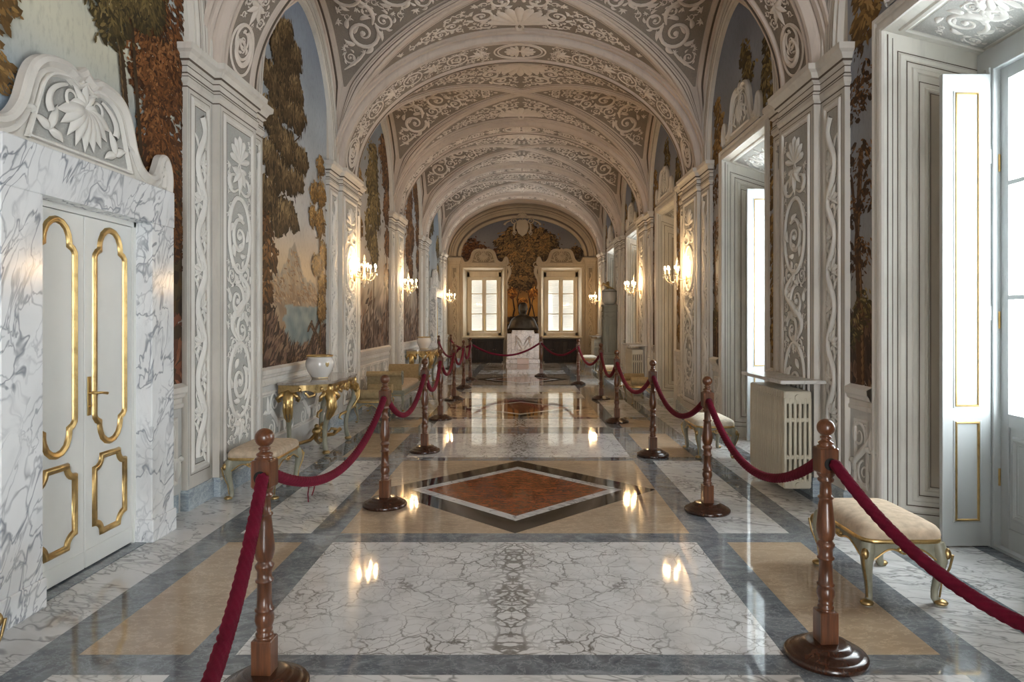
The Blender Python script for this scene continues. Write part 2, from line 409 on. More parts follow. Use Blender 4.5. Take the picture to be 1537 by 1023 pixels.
MT['crystal'] = NT('cut_crystal').set(Base_Color=(.95,.93,.88,1), Roughness=.05, Transmission_Weight=.75, IOR=1.5).m
MT['glass_arm'] = NT('champagne_glass').set(Base_Color=(.88,.76,.55,1), Roughness=.12, Transmission_Weight=.35, IOR=1.5).m
MT['candle'] = plain('ivory_candle_sleeve', (.72,.60,.38,1), .5)
def emis(name, col, st):
    t = NT(name); t.set(Base_Color=(1,.9,.7,1), Emission_Color=col, Emission_Strength=st); return t.m
MT['flame'] = emis('lit_bulb', (1,.66,.33,1), BULB_W)
def glass_mat():
    t = NT('window_glass'); t.t.nodes.remove(t.b)
    tr = t.n('ShaderNodeBsdfTransparent'); tr.inputs[0].default_value = (.96,.98,.98,1); gl = t.n('ShaderNodeBsdfGlossy'); gl.inputs['Roughness'].default_value = .03
    fr0 = t.n('ShaderNodeFresnel'); fr0.inputs[0].default_value = 1.45; fr = t.n('ShaderNodeMath', operation='MULTIPLY'); t.link(fr0.outputs[0], fr.inputs[0])
    t.link(t.math('SUBTRACT', 1.0, t.n('ShaderNodeNewGeometry').outputs['Backfacing']), fr.inputs[1])
    mx = t.n('ShaderNodeMixShader'); t.link(fr.outputs[0], mx.inputs[0]); t.link(tr.outputs[0], mx.inputs[1]); t.link(gl.outputs[0], mx.inputs[2])
    t.link(mx.outputs[0], t.out.inputs[0]); return t.m
MT['glass'] = glass_mat()
def paint_mat():
    t = NT('fresco_paint'); a = t.n('ShaderNodeVertexColor', layer_name='Col'); p = t.pos()
    n = t.noise(t.mapping(p, (30, 30, 12)), 1.0, 4, .65)
    t.set(Base_Color=t.mix(1.0, a.outputs[0], t.ramp(n, [(.2, .72), (.5, 1.0), (.8, 1.0)]), 'MULTIPLY'), Roughness=.7, Specular_IOR_Level=.3); return t.m
MT['fresco'] = paint_mat()
MT['louver'] = plain('white_shutter_paint', (.27,.25,.225,1), .5, var=.03)
# ------------------------------------------------------------------ the hall: constants
A, ZS, BC = 2.81, 3.90, 2.08          # half width, springing height, rise of the vault
YB, YE = -7.4, 25.6                   # back and end walls
BL, BO, BOZ = .5, 2.5, 4.0                    # unseen opening added behind the camera for fill daylight
PIL = [(-3.0,-1.3,-2.5,-1.65),(1.35,3.05,1.85,2.7),(5.73,7.38,6.2,7.05),(9.9,11.8,10.4,11.35),
       (14.5,16.0,14.93,15.68),(18.6,20.1,19.03,19.75),(23.0,24.4,23.4,24.1)]
def bay(k):                            # vault bay between transverse arch k and k+1
    a, b = PIL[k][3], PIL[k+1][2]; return (a+b)/2, (b-a)/2
def wallM(side, h0=0.0): return lambda u, v, h: (side*(A-h-h0), u, v)
def endM(h0=0.0): return lambda u, v, h: (u, YE-h-h0, v)

# ------------------------------------------------------------------ floor
fm = MB(); FL = ['fl_white','fl_white2','fl_grey','fl_cream','fl_brown','fl_black']
FI = {k: i for i, k in enumerate(FL)}
def slab(x0, x1, y0, y1, k): fm.add([(x0,y0,0),(x1,y0,0),(x1,y1,0),(x0,y1,0)], [(0,1,2,3)], FI[k], False)
def poly(pts, k): fm.add([(x,y,0) for x, y in pts], [tuple(range(len(pts)))], FI[k], False)
XC, XG, XS, XO = 1.31, 1.53, 2.06, 2.285
slab(-3.0, -XO, YB-.2, YE+.4, 'fl_white2'); slab(-XO, -XS, YB-.2, YE+.4, 'fl_grey'); slab(-XG, -XC, YB-.2, YE+.4, 'fl_grey')
slab(XC, XG, YB-.2, YE+.4, 'fl_grey'); slab(XS, 2.27, YB-.2, YE+.4, 'fl_grey'); slab(2.27, 2.61, YB-.2, YE+.4, 'fl_white2')
slab(2.61, 2.77, YB-.2, YE+.4, 'fl_grey'); slab(2.77, 3.24, YB-.2, YE+.4, 'fl_white2'); slab(3.24, 3.6, YB-.2, YE+.4, 'fl_grey')
rows = [('D',-2.1,.55),('G',.55,.77),('G',.77,.9),('W',.9,2.0),('G',2.0,2.1),('S',2.1,3.08),('G',3.08,3.266),('W',3.266,4.92),('G',4.92,5.125),('D',5.125,7.77),('G',7.77,7.966),('W',7.966,9.62),('G',9.62,10.2),
        ('W',10.2,11.05),('G',11.05,11.25),('D',11.25,13.7),('G',13.7,13.95),('W',13.95,14.9),('G',14.9,15.15),('W',15.15,16.7),('G',16.7,16.9),
        ('D',16.9,20.0),('G',20.0,20.2),('W',20.2,21.8),('G',21.8,22.0),('D',22.0,24.4),('G',24.4,24.6),('W',24.6,YE+.4),('W',YB-.2,-6.3),('G',-6.3,-6.1),('D',-6.1,-3.5),('G',-3.5,-3.3),('W',-3.3,-2.3),('G',-2.3,-2.1)]
for kind, y0, y1 in rows:
    sides = ((-XS,-XG),(XG,XS))
    if kind == 'G':
        for a, b in sides+((-XC,XC),): slab(a, b, y0, y1, 'fl_grey')
    elif kind == 'W':
        slab(-XC, 0, y0, y1, 'fl_white'); slab(0, XC, y0, y1, 'fl_white')
        for a, b in sides: slab(a, b, y0, y1, 'fl_cream')
    elif kind == 'S':
        for a, b in sides+((-XC,0),(0,XC)): slab(a, b, y0, y1, 'fl_white2')
    else:
        for a, b in sides: slab(a, b, y0, y1, 'fl_white2')
        cy, hy = (y0+y1)/2, (y1-y0)/2
        def dia(t): return [(-XC*t,cy),(0,cy-hy*t),(XC*t,cy),(0,cy+hy*t)]
        d0, d1, d2 = dia(1), dia(.76), dia(.655)
        for i in range(4):
            c = [(-XC,y0),(XC,y0),(XC,y1),(-XC,y1)][i]; j = (i+1) % 4
            poly([c, d0[j], d0[i]], 'fl_cream') if i != 3 else poly([c, d0[0], d0[3]], 'fl_cream')
            poly([d0[i], d0[j], d1[j], d1[i]], 'fl_black'); poly([d1[i], d1[j], d2[j], d2[i]], 'fl_white2')
        poly(d2, 'fl_brown')
tag(fm.build('floor', [MT[k] for k in FL]), kind='structure')

# ------------------------------------------------------------------ walls
WIN = [(-.15,-1),(4.365,1),(8.57,1),(13.25,0),(17.35,1),(21.55,1)]   # right wall openings (centre, lit)
HW = .835
wl = MB(); wl.box(-A-.25, -A, YB-.2, YE+.5, 0, 6.3); wall_left = tag(wl.build('wall_left', MT['plaster']), kind='structure')
WBACK = [(-6.25,1),(-4.25,1)]          # two unseen windows added behind the camera for more daylight
wr = MB(); y = YB-.2
for c, _ in WBACK+WIN:
    wr.box(A, A+.25, y, c-HW, 0, 6.3); wr.box(A, A+.25, c-HW, c+HW, 3.8, 6.3); y = c+HW
wr.box(A, A+.25, y, YE+.5, 0, 6.3); wall_right = tag(wr.build('wall_right', MT['plaster']), kind='structure')
EW = [(-1.46, .76), (1.46, .75)]
we = MB(); x = -A-.1
for c, h in EW:
    we.box(x, c-h, YE, YE+.3, 0, 6.3); we.box(c-h, c+h, YE, YE+.3, 0, .95); we.box(c-h, c+h, YE, YE+.3, 3.55, 6.3); x = c+h
we.box(x, A+.1, YE, YE+.3, 0, 6.3); wall_far = tag(we.build('wall_far', MT['end_plaster']), kind='structure')
wn = MB(); wn.box(-A-.1, BL, YB-.25, YB, 0, 6.3); wn.box(BO, A+.1, YB-.25, YB, 0, 6.3); wn.box(BL, BO, YB-.25, YB, BOZ, 6.3); tag(wn.build('wall_near', MT['plaster']), kind='structure')

# ------------------------------------------------------------------ pilasters with entablature
FR = [(0,0),(.008,.014),(.022,.018),(.034,.012),(.04,.004),(.052,.006),(.06,.001)]
def pil_path(side, p):
    n, f, a, b = p; x = lambda h: side*(A-h)
    pts = [(x(-.02),n),(x(.05),n),(x(.05),a),(x(.11),a),(x(.11),b),(x(.05),b),(x(.05),f),(x(-.02),f)]
    return pts if side < 0 else pts[::-1]
ENT = [(0,3.58),(.016,3.60),(.02,3.65),(.006,3.665),(.006,3.745),(.03,3.76),(.034,3.79),(.055,3.83),(.085,3.85),(.09,3.90),(-.1,3.912)]
def main_relief(W=.59, v0=.42, v1=3.40, seed=3):
    rnd = random.Random(seed); S = []; h = W/2
    S += shell(0, 3.12, PI/2, .26, 7) + sprig(0, 3.06, -PI/2, .26, rnd, 5)
    for s in (-1, 1):
        S.append(curl(s*.05, 2.98, PI/2-s*1.3, .3, .05, -s*3.6)); S.append(curl(s*.03, 2.86, -PI/2+s*1.0, .34, .05, s*3.8))
    taken = [(0,3.2,.28),(0,2.9,.22)]
    for cv, d in ((2.42, 1), (1.02, -1)):
        S.append(ringst(0, cv, h*.86, .36, .045)); S += scroll_unit(0, cv-.02, .21, 1.0, d, rnd); taken.append((0, cv, .3))
    S.append(wave([(h*.75*sin(t*2*PI)*(1-.2*t), 2.05-.66*t) for t in [i/24 for i in range(25)]], .07))
    S += scroll_unit(-.05, 1.78, .2, 2, -1, rnd); S += scroll_unit(.06, 1.5, .17, .3, 1, rnd); taken += [(-.05,1.78,.2),(.06,1.5,.17)]
    S += sprig(0, .62, -PI/2, .22, rnd, 5) + sprig(0, .5, PI/2, .2, rnd, 5)
    S += foliate((-h, h, v0, v1), lambda u, v: min(h-abs(u), v-v0, v1-v), (.14,.10,.07,.05,.036,.027), seed, 420, taken)
    return S
def strip_relief(W=.22, v0=.42, v1=3.38, seed=5):
    rnd = random.Random(seed); S = []; h = W/2; n = 150; lam = .62
    f = lambda v: sin(2*PI*v/lam)
    S.append([(h*.62*f(v0+(v1-v0)*i/n), v0+(v1-v0)*i/n, .055+.03*abs(cos(2*PI*(v0+(v1-v0)*i/n)/lam))) for i in range(n+1)])
    v = v0+.1
    while v < v1-.1:
        s = -1 if f(v) > 0 else 1
        S += sprig(s*h*.1, v-.05, PI/2-s*.45, .17, rnd, 5); S += sprig(s*h*.35, v-.07, -PI/2+s*.5, .12, rnd, 3); S.append(blob(s*h*.7, v, .018)); S.append(spiral(s*h*.42, v+.13, .05, 1.2, rnd.random()*6, s, .42)); S.append(leaf(-s*h*.5, v+.1, PI/2+s*.2, .15, .03, s)); v += lam/2.0
    return S
LOC = lambda u, v, h: (h, u, v)
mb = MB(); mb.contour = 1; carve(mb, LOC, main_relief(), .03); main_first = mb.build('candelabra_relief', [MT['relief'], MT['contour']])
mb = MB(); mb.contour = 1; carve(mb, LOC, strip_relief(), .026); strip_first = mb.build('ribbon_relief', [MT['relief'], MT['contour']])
used_m, used_s = [], []; trim_n = [0]
def place_relief(first, used, par, side, h, u, su):
    o = first if not used else first.copy()
    if used: C.objects.link(o)
    used.append(1); o.parent = par; o.location = (side*(A-h), u, 0); o.scale = (-side, su, 1)
def pilaster(side, p, par):
    n, f, a, b = p; m = MB(); path = pil_path(side, p)
    sweep_plan(m, path, [(0,.0),(0,3.58)], 0); sweep_plan(m, path, ENT, 0)
    for o_, za, zb in ((.0055,3.668,3.680),(.0055,3.728,3.738),(.0015,3.555,3.567),(.022,3.635,3.642)): sweep_plan(m, path, [(o_+.001,za),(o_+.001,zb)], 2)
    sweep_plan(m, path, [(.0325,3.765),(.0355,3.785)], 2)
    for u0, u1, h in ((n, a, .05), (a, b, .11), (b, f, .05)):
        w = u1-u0; g = .075 if h < .1 else .09
        M = wallM(side, h); frame(m, M, u0+g, u1-g, .30, 3.50, FR, 1)
        panel(m, M, u0+g+.055, u1-g-.055, .355, 3.445, .0025, 3)
        outline(m, M, u0+g-.018, u1-g+.018, .28, 3.52, .006, .0015, 2); outline(m, M, u0+g+.058, u1-g-.058, .358, 3.442, .007, .0035, 2)
        for q in (u0+.02, u1-.03):
            panel(m, M, q, q+.012, .2, 3.56, .0015, 3)
    trim_n[0] += 1; o = tag(m.build('trim_%d' % trim_n[0], [MT['plaster'], MT['plaster_lt'], MT['shadow_line'], MT['ground']]), kind='structure')
    place_relief(main_first, used_m, o, side, .113, (a+b)/2, (b-a-.29)/.59)
    for u0, u1 in ((n, a), (b, f)): place_relief(strip_first, used_s, o, side, .053, (u0+u1)/2, (u1-u0-.26)/.22)
    return o
for side, par in ((-1, wall_left), (1, wall_right)):
    for p in PIL: pilaster(side, p, par)

# ------------------------------------------------------------------ lunette archivolts, dado, baseboards
ARC = [(0,.045),(.015,.06),(.05,.062),(.06,.04),(.078,.038),(.085,.052),(.13,.053),(.137,.053),(.17,.055),(.18,.035),(.20,.035),(.215,.06),(.245,.062),(.253,.062),(.27,.064),(.285,.045),(.325,.05),(.335,0)]
def archivolt(side, k, par):
    yc, c = bay(k); m = MB(); M = wallM(side); n = 64
    for j in range(len(ARC)-1):
        P = []
        for i in range(n+1):
            ph = PI*i/n; P.append([M(yc-(c-t)*cos(ph), ZS+(BC-t)*sin(ph), h) for t, h in ARC[j:j+2]])
        m.grid(P, n+1, 2, (1 if j in (3, 6, 9, 12) else 0), False)
    m.build('lunette_moulding', [MT['plaster'], MT['shadow_line']], par)
for side, par in ((-1, wall_left), (1, wall_right)):
    for k in range(6): archivolt(side, k, par)
RAIL = [(0,.86),(.02,.87),(.024,.90),(.012,.91),(.012,.945),(.034,.96),(.04,.985),(.055,1.0),(.06,1.045),(0,1.075)]
def dado_relief(W):
    rnd = random.Random(int(W*100)); S = []
    n = max(1, round(W/.62)); step = W/n
    for i in range(n):
        u = -W/2+step*(i+.5); d = 1 if i % 2 else -1
        S.append(spiral(u-.04*d, .66, .13, 1.7, -PI/2, d, .26)); S.append(spiral(u+.05*d, .36, .11, 1.6, PI/2, d, .26))
        S.append(wave([(u+d*(.13*cos(PI*t)), .66-.30*t+.02*sin(PI*t)) for t in [j/16 for j in range(17)]], .07))
        S += sprig(u+d*.16, .55, PI/2, .2, rnd, 3) + sprig(u-d*.19, .45, -PI/2, .18, rnd, 3)
    return S
def dado(side, u0, u1, par, relief=True):
    m = MB(); x = side*A; path = [(x,u0),(x,u1)] if side < 0 else [(x,u1),(x,u0)]; M = wallM(side)
    panel(m, M, u0, u1, .0, .87, .004, 1); sweep_plan(m, path, RAIL, 0)
    g = .07
    if u1-u0 > .3: frame(m, M, u0+g, u1-g, .235, .80, FR, 0)
    else: g = .02
    panel(m, M, u0+g+.055, u1-g-.055, .29, .745, .006, 2) if u1-u0 > .3 else None
    o = m.build('dado', [MT['plaster_lt'], MT['dado'], MT['ground']], par)
    if relief:
        r = MB(); r.contour = 1; uc = (u0+u1)/2; M2 = wallM(side, .004); W = u1-u0-.3 if u1-u0 > .6 else max(.2, u1-u0-.1)
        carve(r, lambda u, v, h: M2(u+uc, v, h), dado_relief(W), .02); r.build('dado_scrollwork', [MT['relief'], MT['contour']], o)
BB = [(.0,0),(.022,0),(.022,.15),(.012,.17),(-.03,.172)]
def baseboard(side, segs, name):
    m = MB()
    for s in segs: sweep_plan(m, s if side < 0 else s[::-1], BB, 0)
    tag(m.build(name, MT['base_marble']), kind='structure')
def wall_segs(side, cuts):
    """plan polyline along a wall following the pilasters, interrupted at cuts"""
    pts = [(side*A, YB)]
    for p in PIL:
        q = pil_path(side, p); pts += q if side < 0 else q[::-1]
    pts.append((side*A, YE)); segs = []; cur = []; cuts = sorted(cuts)
    marks = [y for c in cuts for y in c]; i = 0; on = True; cur = [pts[0]]
    for q in pts[1:]:
        while i < len(marks) and q[1] >= marks[i] - 1e-6 and cur is not None:
            if on: cur.append((side*A, marks[i])); segs.append(cur); cur = []
            else: cur = [(side*A, marks[i])]
            on = not on; i += 1
        if on: cur.append(q)
    segs.append(cur); return [s for s in segs if len(s) > 1]
baseboard(-1, wall_segs(-1, [(3.48,5.24),(20.6,22.5)]), 'baseboard_left')
baseboard(1, wall_segs(1, [(c-HW, c+HW) for c, _ in WBACK+WIN]), 'baseboard_right')

# ------------------------------------------------------------------ the vault
def nrm(v): l = sqrt(sum(c*c for c in v)); return tuple(c/l for c in v)
def longM(yfun):
    """barrel along the hall: s = angle across the hall, y from yfun(s,t)"""
    def M(s, t, h):
        x, z = -A*cos(s), BC*sin(s); n = nrm((-x/A**2, 0, -z/BC**2)); return (x+n[0]*h, yfun(s, t), ZS+z+n[2]*h)
    return M
def sideM(side, yc, c):
    """lunette barrel: s = angle along the wall, t = distance from the wall"""
    def M(s, t, h):
        y, z = -c*cos(s), BC*sin(s); n = nrm((0, -y/c**2, -z/BC**2)); return (side*(A-t), yc+y+n[1]*h, ZS+z+n[2]*h)
    return M
def arc_tab(a, b, n=400):
    L = [0.0]
    for i in range(n):
        s0, s1 = PI*i/n, PI*(i+1)/n; L.append(L[-1]+math.hypot(a*(cos(s1)-cos(s0)), b*(sin(s1)-sin(s0))))
    return L
def ang_of(L, d):
    n = len(L)-1; lo, hi = 0, n
    d = max(0, min(L[-1], d))
    while hi-lo > 1:
        m = (lo+hi)//2
        if L[m] <= d: lo = m
        else: hi = m
    return PI*(lo+(d-L[lo])/max(1e-9, L[hi]-L[lo]))/n
vm = MB(); NS, NT_ = 72, 8
for k in range(6):
    yc, c = bay(k)
    for sg in (-1, 1):                                   # webs next to the transverse arches
        P = []
        for i in range(NS+1):
            s = PI*i/NS; g = c*abs(cos(s)); x, z = -A*cos(s), ZS+BC*sin(s)
            P.append([(x, yc+sg*(c+(g-c)*j/NT_), z) for j in range(NT_+1)])
        vm.grid(P, NS+1, NT_+1, 0, True)
    for side in (-1, 1):
        P = []
        for i in range(NS+1):
            s = PI*i/NS; d = A*(1-abs(cos(s)))
            P.append([(side*(A-d*j/NT_), yc-c*cos(s), ZS+BC*sin(s)) for j in range(NT_+1)])
        vm.grid(P, NS+1, NT_+1, 0, True)
for y0, y1 in ((YB-.1, PIL[0][2]), (PIL[6][3], YE+.1)):
    P = [[(-A*cos(PI*i/NS), y, ZS+BC*sin(PI*i/NS)) for y in (y0, y1)] for i in range(NS+1)]
    vm.grid(P, NS+1, 2, 0, True)
ceiling = tag(vm.build('ceiling', MT['vault']), kind='structure')

# transverse arches: stepped mouldings, ornamented soffit
def arch_profile(a, b):
    L = [(-.17,.0),(-.165,.02),(-.12,.024),(-.115,.012),(-.10,.012),(-.095,.04),(-.04,.046),(-.035,.03),(-.02,.03),(-.015,.07),(.0,.10),(.012,.125),(.05,.13),(.06,.112),(.085,.112),(.09,.128),(.125,.128),(.135,.105),(.15,.10)]
    return [(a+o, h) for o, h in L] + [(b-o, h) for o, h in reversed(L)]
arch_used = []
def soffit_relief(W, seed=11):
    """half of the arch soffit: v = distance from the crown (m), u across"""
    rnd = random.Random(seed); S = []; h = W/2
    for rx, ry in ((h*.98,.42),(h*.84,.36)): S.append([(rx*cos(q), ry*sin(q), .03) for q in [PI*i/30 for i in range(31)]])
    S += shell(0, .02, PI/2, .24, 7)
    v = .62
    for k in range(4):
        S += sprig(0, v, PI/2, .24, rnd, 5) + sprig(0, v-.02, -PI/2, .12, rnd, 3)
        S.append(ringst(0, v+.42, h*.62, .17, .03)); S += scroll_unit(0, v+.42, .12, rnd.random()*6, 1 if k % 2 else -1, rnd)
        v += .80
    taken = [(0,.2,.33)] + [(0, .62+.8*k+.42, .2) for k in range(4)] + [(0, .62+.8*k+.1, .12) for k in range(4)]
    S += foliate((-h, h, .4, 3.6), lambda u, q: min(h-abs(u), q-.42, 3.30-q), (.10,.075,.05,.035), seed, 260, taken)
    S.append(spiral(0, 3.52, h*.78, 1.4, -PI/2, 1, .34)); S.append(ringst(0, 3.52, h*.92, h*1.0, .03))
    return S
L_long = arc_tab(A, BC); HALF_L = L_long[-1]/2
for k, p in enumerate(PIL):
    a, b = p[2], p[3]; prof = arch_profile(a, b); m = MB(); n = 84
    M = longM(lambda s, t: t)
    for j in range(len(prof)-1):
        P = [[M(PI*i/n, *q) for q in prof[j:j+2]] for i in range(n+1)]
        mi = 1 if j == len(prof)//2-1 else (2 if j in (3, 7, 12, len(prof)-5, len(prof)-9, len(prof)-14) else 0)
        m.grid(P, n+1, 2, mi, True)
    o = m.build('transverse_arch', [MT['vault'], MT['vault_ground'], MT['shadow_line']], ceiling)
    r = MB(); r.contour = 1; yc = (a+b)/2; W = (b-a)-.34
    st = soffit_relief(W)
    for sg in (-1, 1):
        carve(r, lambda u, v, h, sg=sg: M(PI/2+sg*(PI/2-ang_of(L_long, HALF_L-v)), yc+u, h+.10), st, .024)
    r.build('soffit_scrollwork', [MT['vault_relief'], MT['vault_contour']], o)

# groin bands, web panels and their scrollwork
def half_web_strokes(c):
    """side web of a vault bay: u = arc length from the springing, v = distance from the wall"""
    Ls = arc_tab(c, BC); H = Ls[-1]/2; rnd = random.Random(41)
    lo = .22
    def hi(u): return A*(1-abs(cos(ang_of(Ls, u))))-.30
    def clear(u, v): return min(v-lo-.02, (hi(u)-v)*.72, H+.0-u+.03)
    S = []; tk = []
    def add(u, v, r, a0, d): S.extend(scroll_unit(u, v, r, a0, d, rnd)); tk.append((u, v, r))
    u1 = H*.665; v1 = (lo+hi(u1))/2; r1 = clear(u1, v1)*.98; add(u1, v1, r1, 1.2, 1)
    u2 = H*.875; v2 = lo+.30; r2 = .26; add(u2, v2, r2, -1.0, -1)
    u3 = H*.885; v3 = lo+.92; add(u3, v3, .27, 2.0, 1)
    add(H*.93, lo+1.46, .17, .4, -1)
    S.append(wave([(u1-r1*.9-.28+.28*t, .25+(v1-.25)*t+.05*sin(PI*t)) for t in [i/12 for i in range(13)]], .05))
    S.append(wave([(u1+r1*.5+(u2-u1-.15)*t, v1+r1*.6*(1-t)+(v2-v1)*t*.8+.12*sin(PI*t)) for t in [i/16 for i in range(17)]], .07))
    S.append(wave([(u2+.1*sin(PI*t), v2+.2+(v3-v2-.35)*t) for t in [i/12 for i in range(13)]], .06))
    S += foliate((H*.36, H, lo, A), clear, (.16,.11,.075,.05,.035), 17, 380, tk)
    return S, Ls, H, hi, lo
def long_web_strokes(c):
    """web beside a transverse arch, one half: u = distance from crown along the arc, v = distance from the arch"""
    rnd = random.Random(23)
    lo = .20
    def hi(u): return c*(1-abs(cos(ang_of(L_long, HALF_L-u))))-.25
    def clear(u, v): return min(v-lo, (hi(u)-v)*.9, u+.02)
    S = []; tk = []
    top = hi(0.0); S += shell(.0, lo+.12, PI/2, min(.55, (top-lo)*.5), 9); tk.append((0, lo+.34, .36))
    for u, r in ((.55,.2),(1.0,.15),(1.4,.11)):
        v = (lo+hi(u))/2; r = min(r, clear(u, v)*.95)
        if r > .05: S += scroll_unit(u, v, r, u*3, 1, rnd); tk.append((u, v, r))
    S += foliate((0, 2.4, lo, c), clear, (.2,.13,.085,.055,.035), 29, 380, tk)
    return S, hi, lo
GB = [(.0,.012),(.02,.03),(.07,.034),(.077,.02),(.089,.02),(.097,.03),(.128,.03),(.136,.03),(.165,.028),(.173,.014),(.184,.012),(.19,.004)]
for k in range(6):
    yc, c = bay(k); g = MB(); gp = MB(); r = MB(); r.contour = 1
    S1, Ls, H, hi1, lo1 = half_web_strokes(c); S2, hi2, lo2 = long_web_strokes(c)
    for side in (-1, 1):
        M = sideM(side, yc, c); n = 80
        rows_b, rows_w, rows_p = [], [], []
        for i in range(n+1):
            s = PI*i/n; full = A*(1-abs(cos(s)))
            q = min(1.0, full/.50)
            rows_b.append([(s, max(0, full-t*q), h*q+.001) for t, h in GB])
            rows_w.append([(s, t*q, h) for t, h in ((0,.03),(.03*1,.036),(.09,.036),(.10,.022),(.13,.022),(.14,.03),(.185,.03),(.195,.004))])
            a, b = .205, full-.235
            rows_p.append((s, a, b))
        for rowset in (rows_b, rows_w):
            for j in range(len(rowset[0])-1):
                P = [[M(*x) for x in rr[j:j+2]] for rr in rowset]
                g.grid(P, n+1, 2, 1 if j in ((3, 6, 9) if rowset is rows_b else (3,)) else 0, True)
        pr = [x for x in rows_p if x[2]-x[1] > .02]
        P = [[M(s, a+(b-a)*q, .006) for q in (0, .33, .66, 1)] for s, a, b in pr]; gp.grid(P, len(P), 4, 0, True)
        for sg in (-1, 1):
            carve(r, lambda u, v, h, sg=sg: M(PI/2+sg*(PI/2-ang_of(Ls, u)), v, h+.006), S1, .03)
    for sg in (-1, 1):
        n = 96; base = yc+sg*c
        M = longM(lambda s, t: base-sg*t); rb, rp = [], []
        for i in range(n+1):
            s = PI*i/n; full = c*(1-abs(cos(s))); q = min(1.0, full/.42)
            rb.append([(s, max(0, full-t*q*.95), h*q+.001) for t, h in GB]); rp.append((s, .18, full-.215))
        for j in range(len(GB)-1):
            g.grid([[M(*x) for x in rr[j:j+2]] for rr in rb], n+1, 2, 1 if j in (3, 6, 9) else 0, True)
        pr = [x for x in rp if x[2]-x[1] > .015]
        gp.grid([[M(s, a+(b-a)*q, .006) for q in (0, .5, 1)] for s, a, b in pr], len(pr), 3, 0, True)
        for s2 in (-1, 1):
            carve(r, lambda u, v, h, s2=s2: M(PI/2+s2*(PI/2-ang_of(L_long, HALF_L-u)), v, h+.006), S2, .028)
    o = g.build('groin_moulding', [MT['vault'], MT['shadow_line']], ceiling)
    gp.build('web_panel', MT['vault_ground'], o); r.build('web_scrollwork', [MT['vault_relief'], MT['vault_contour']], o)
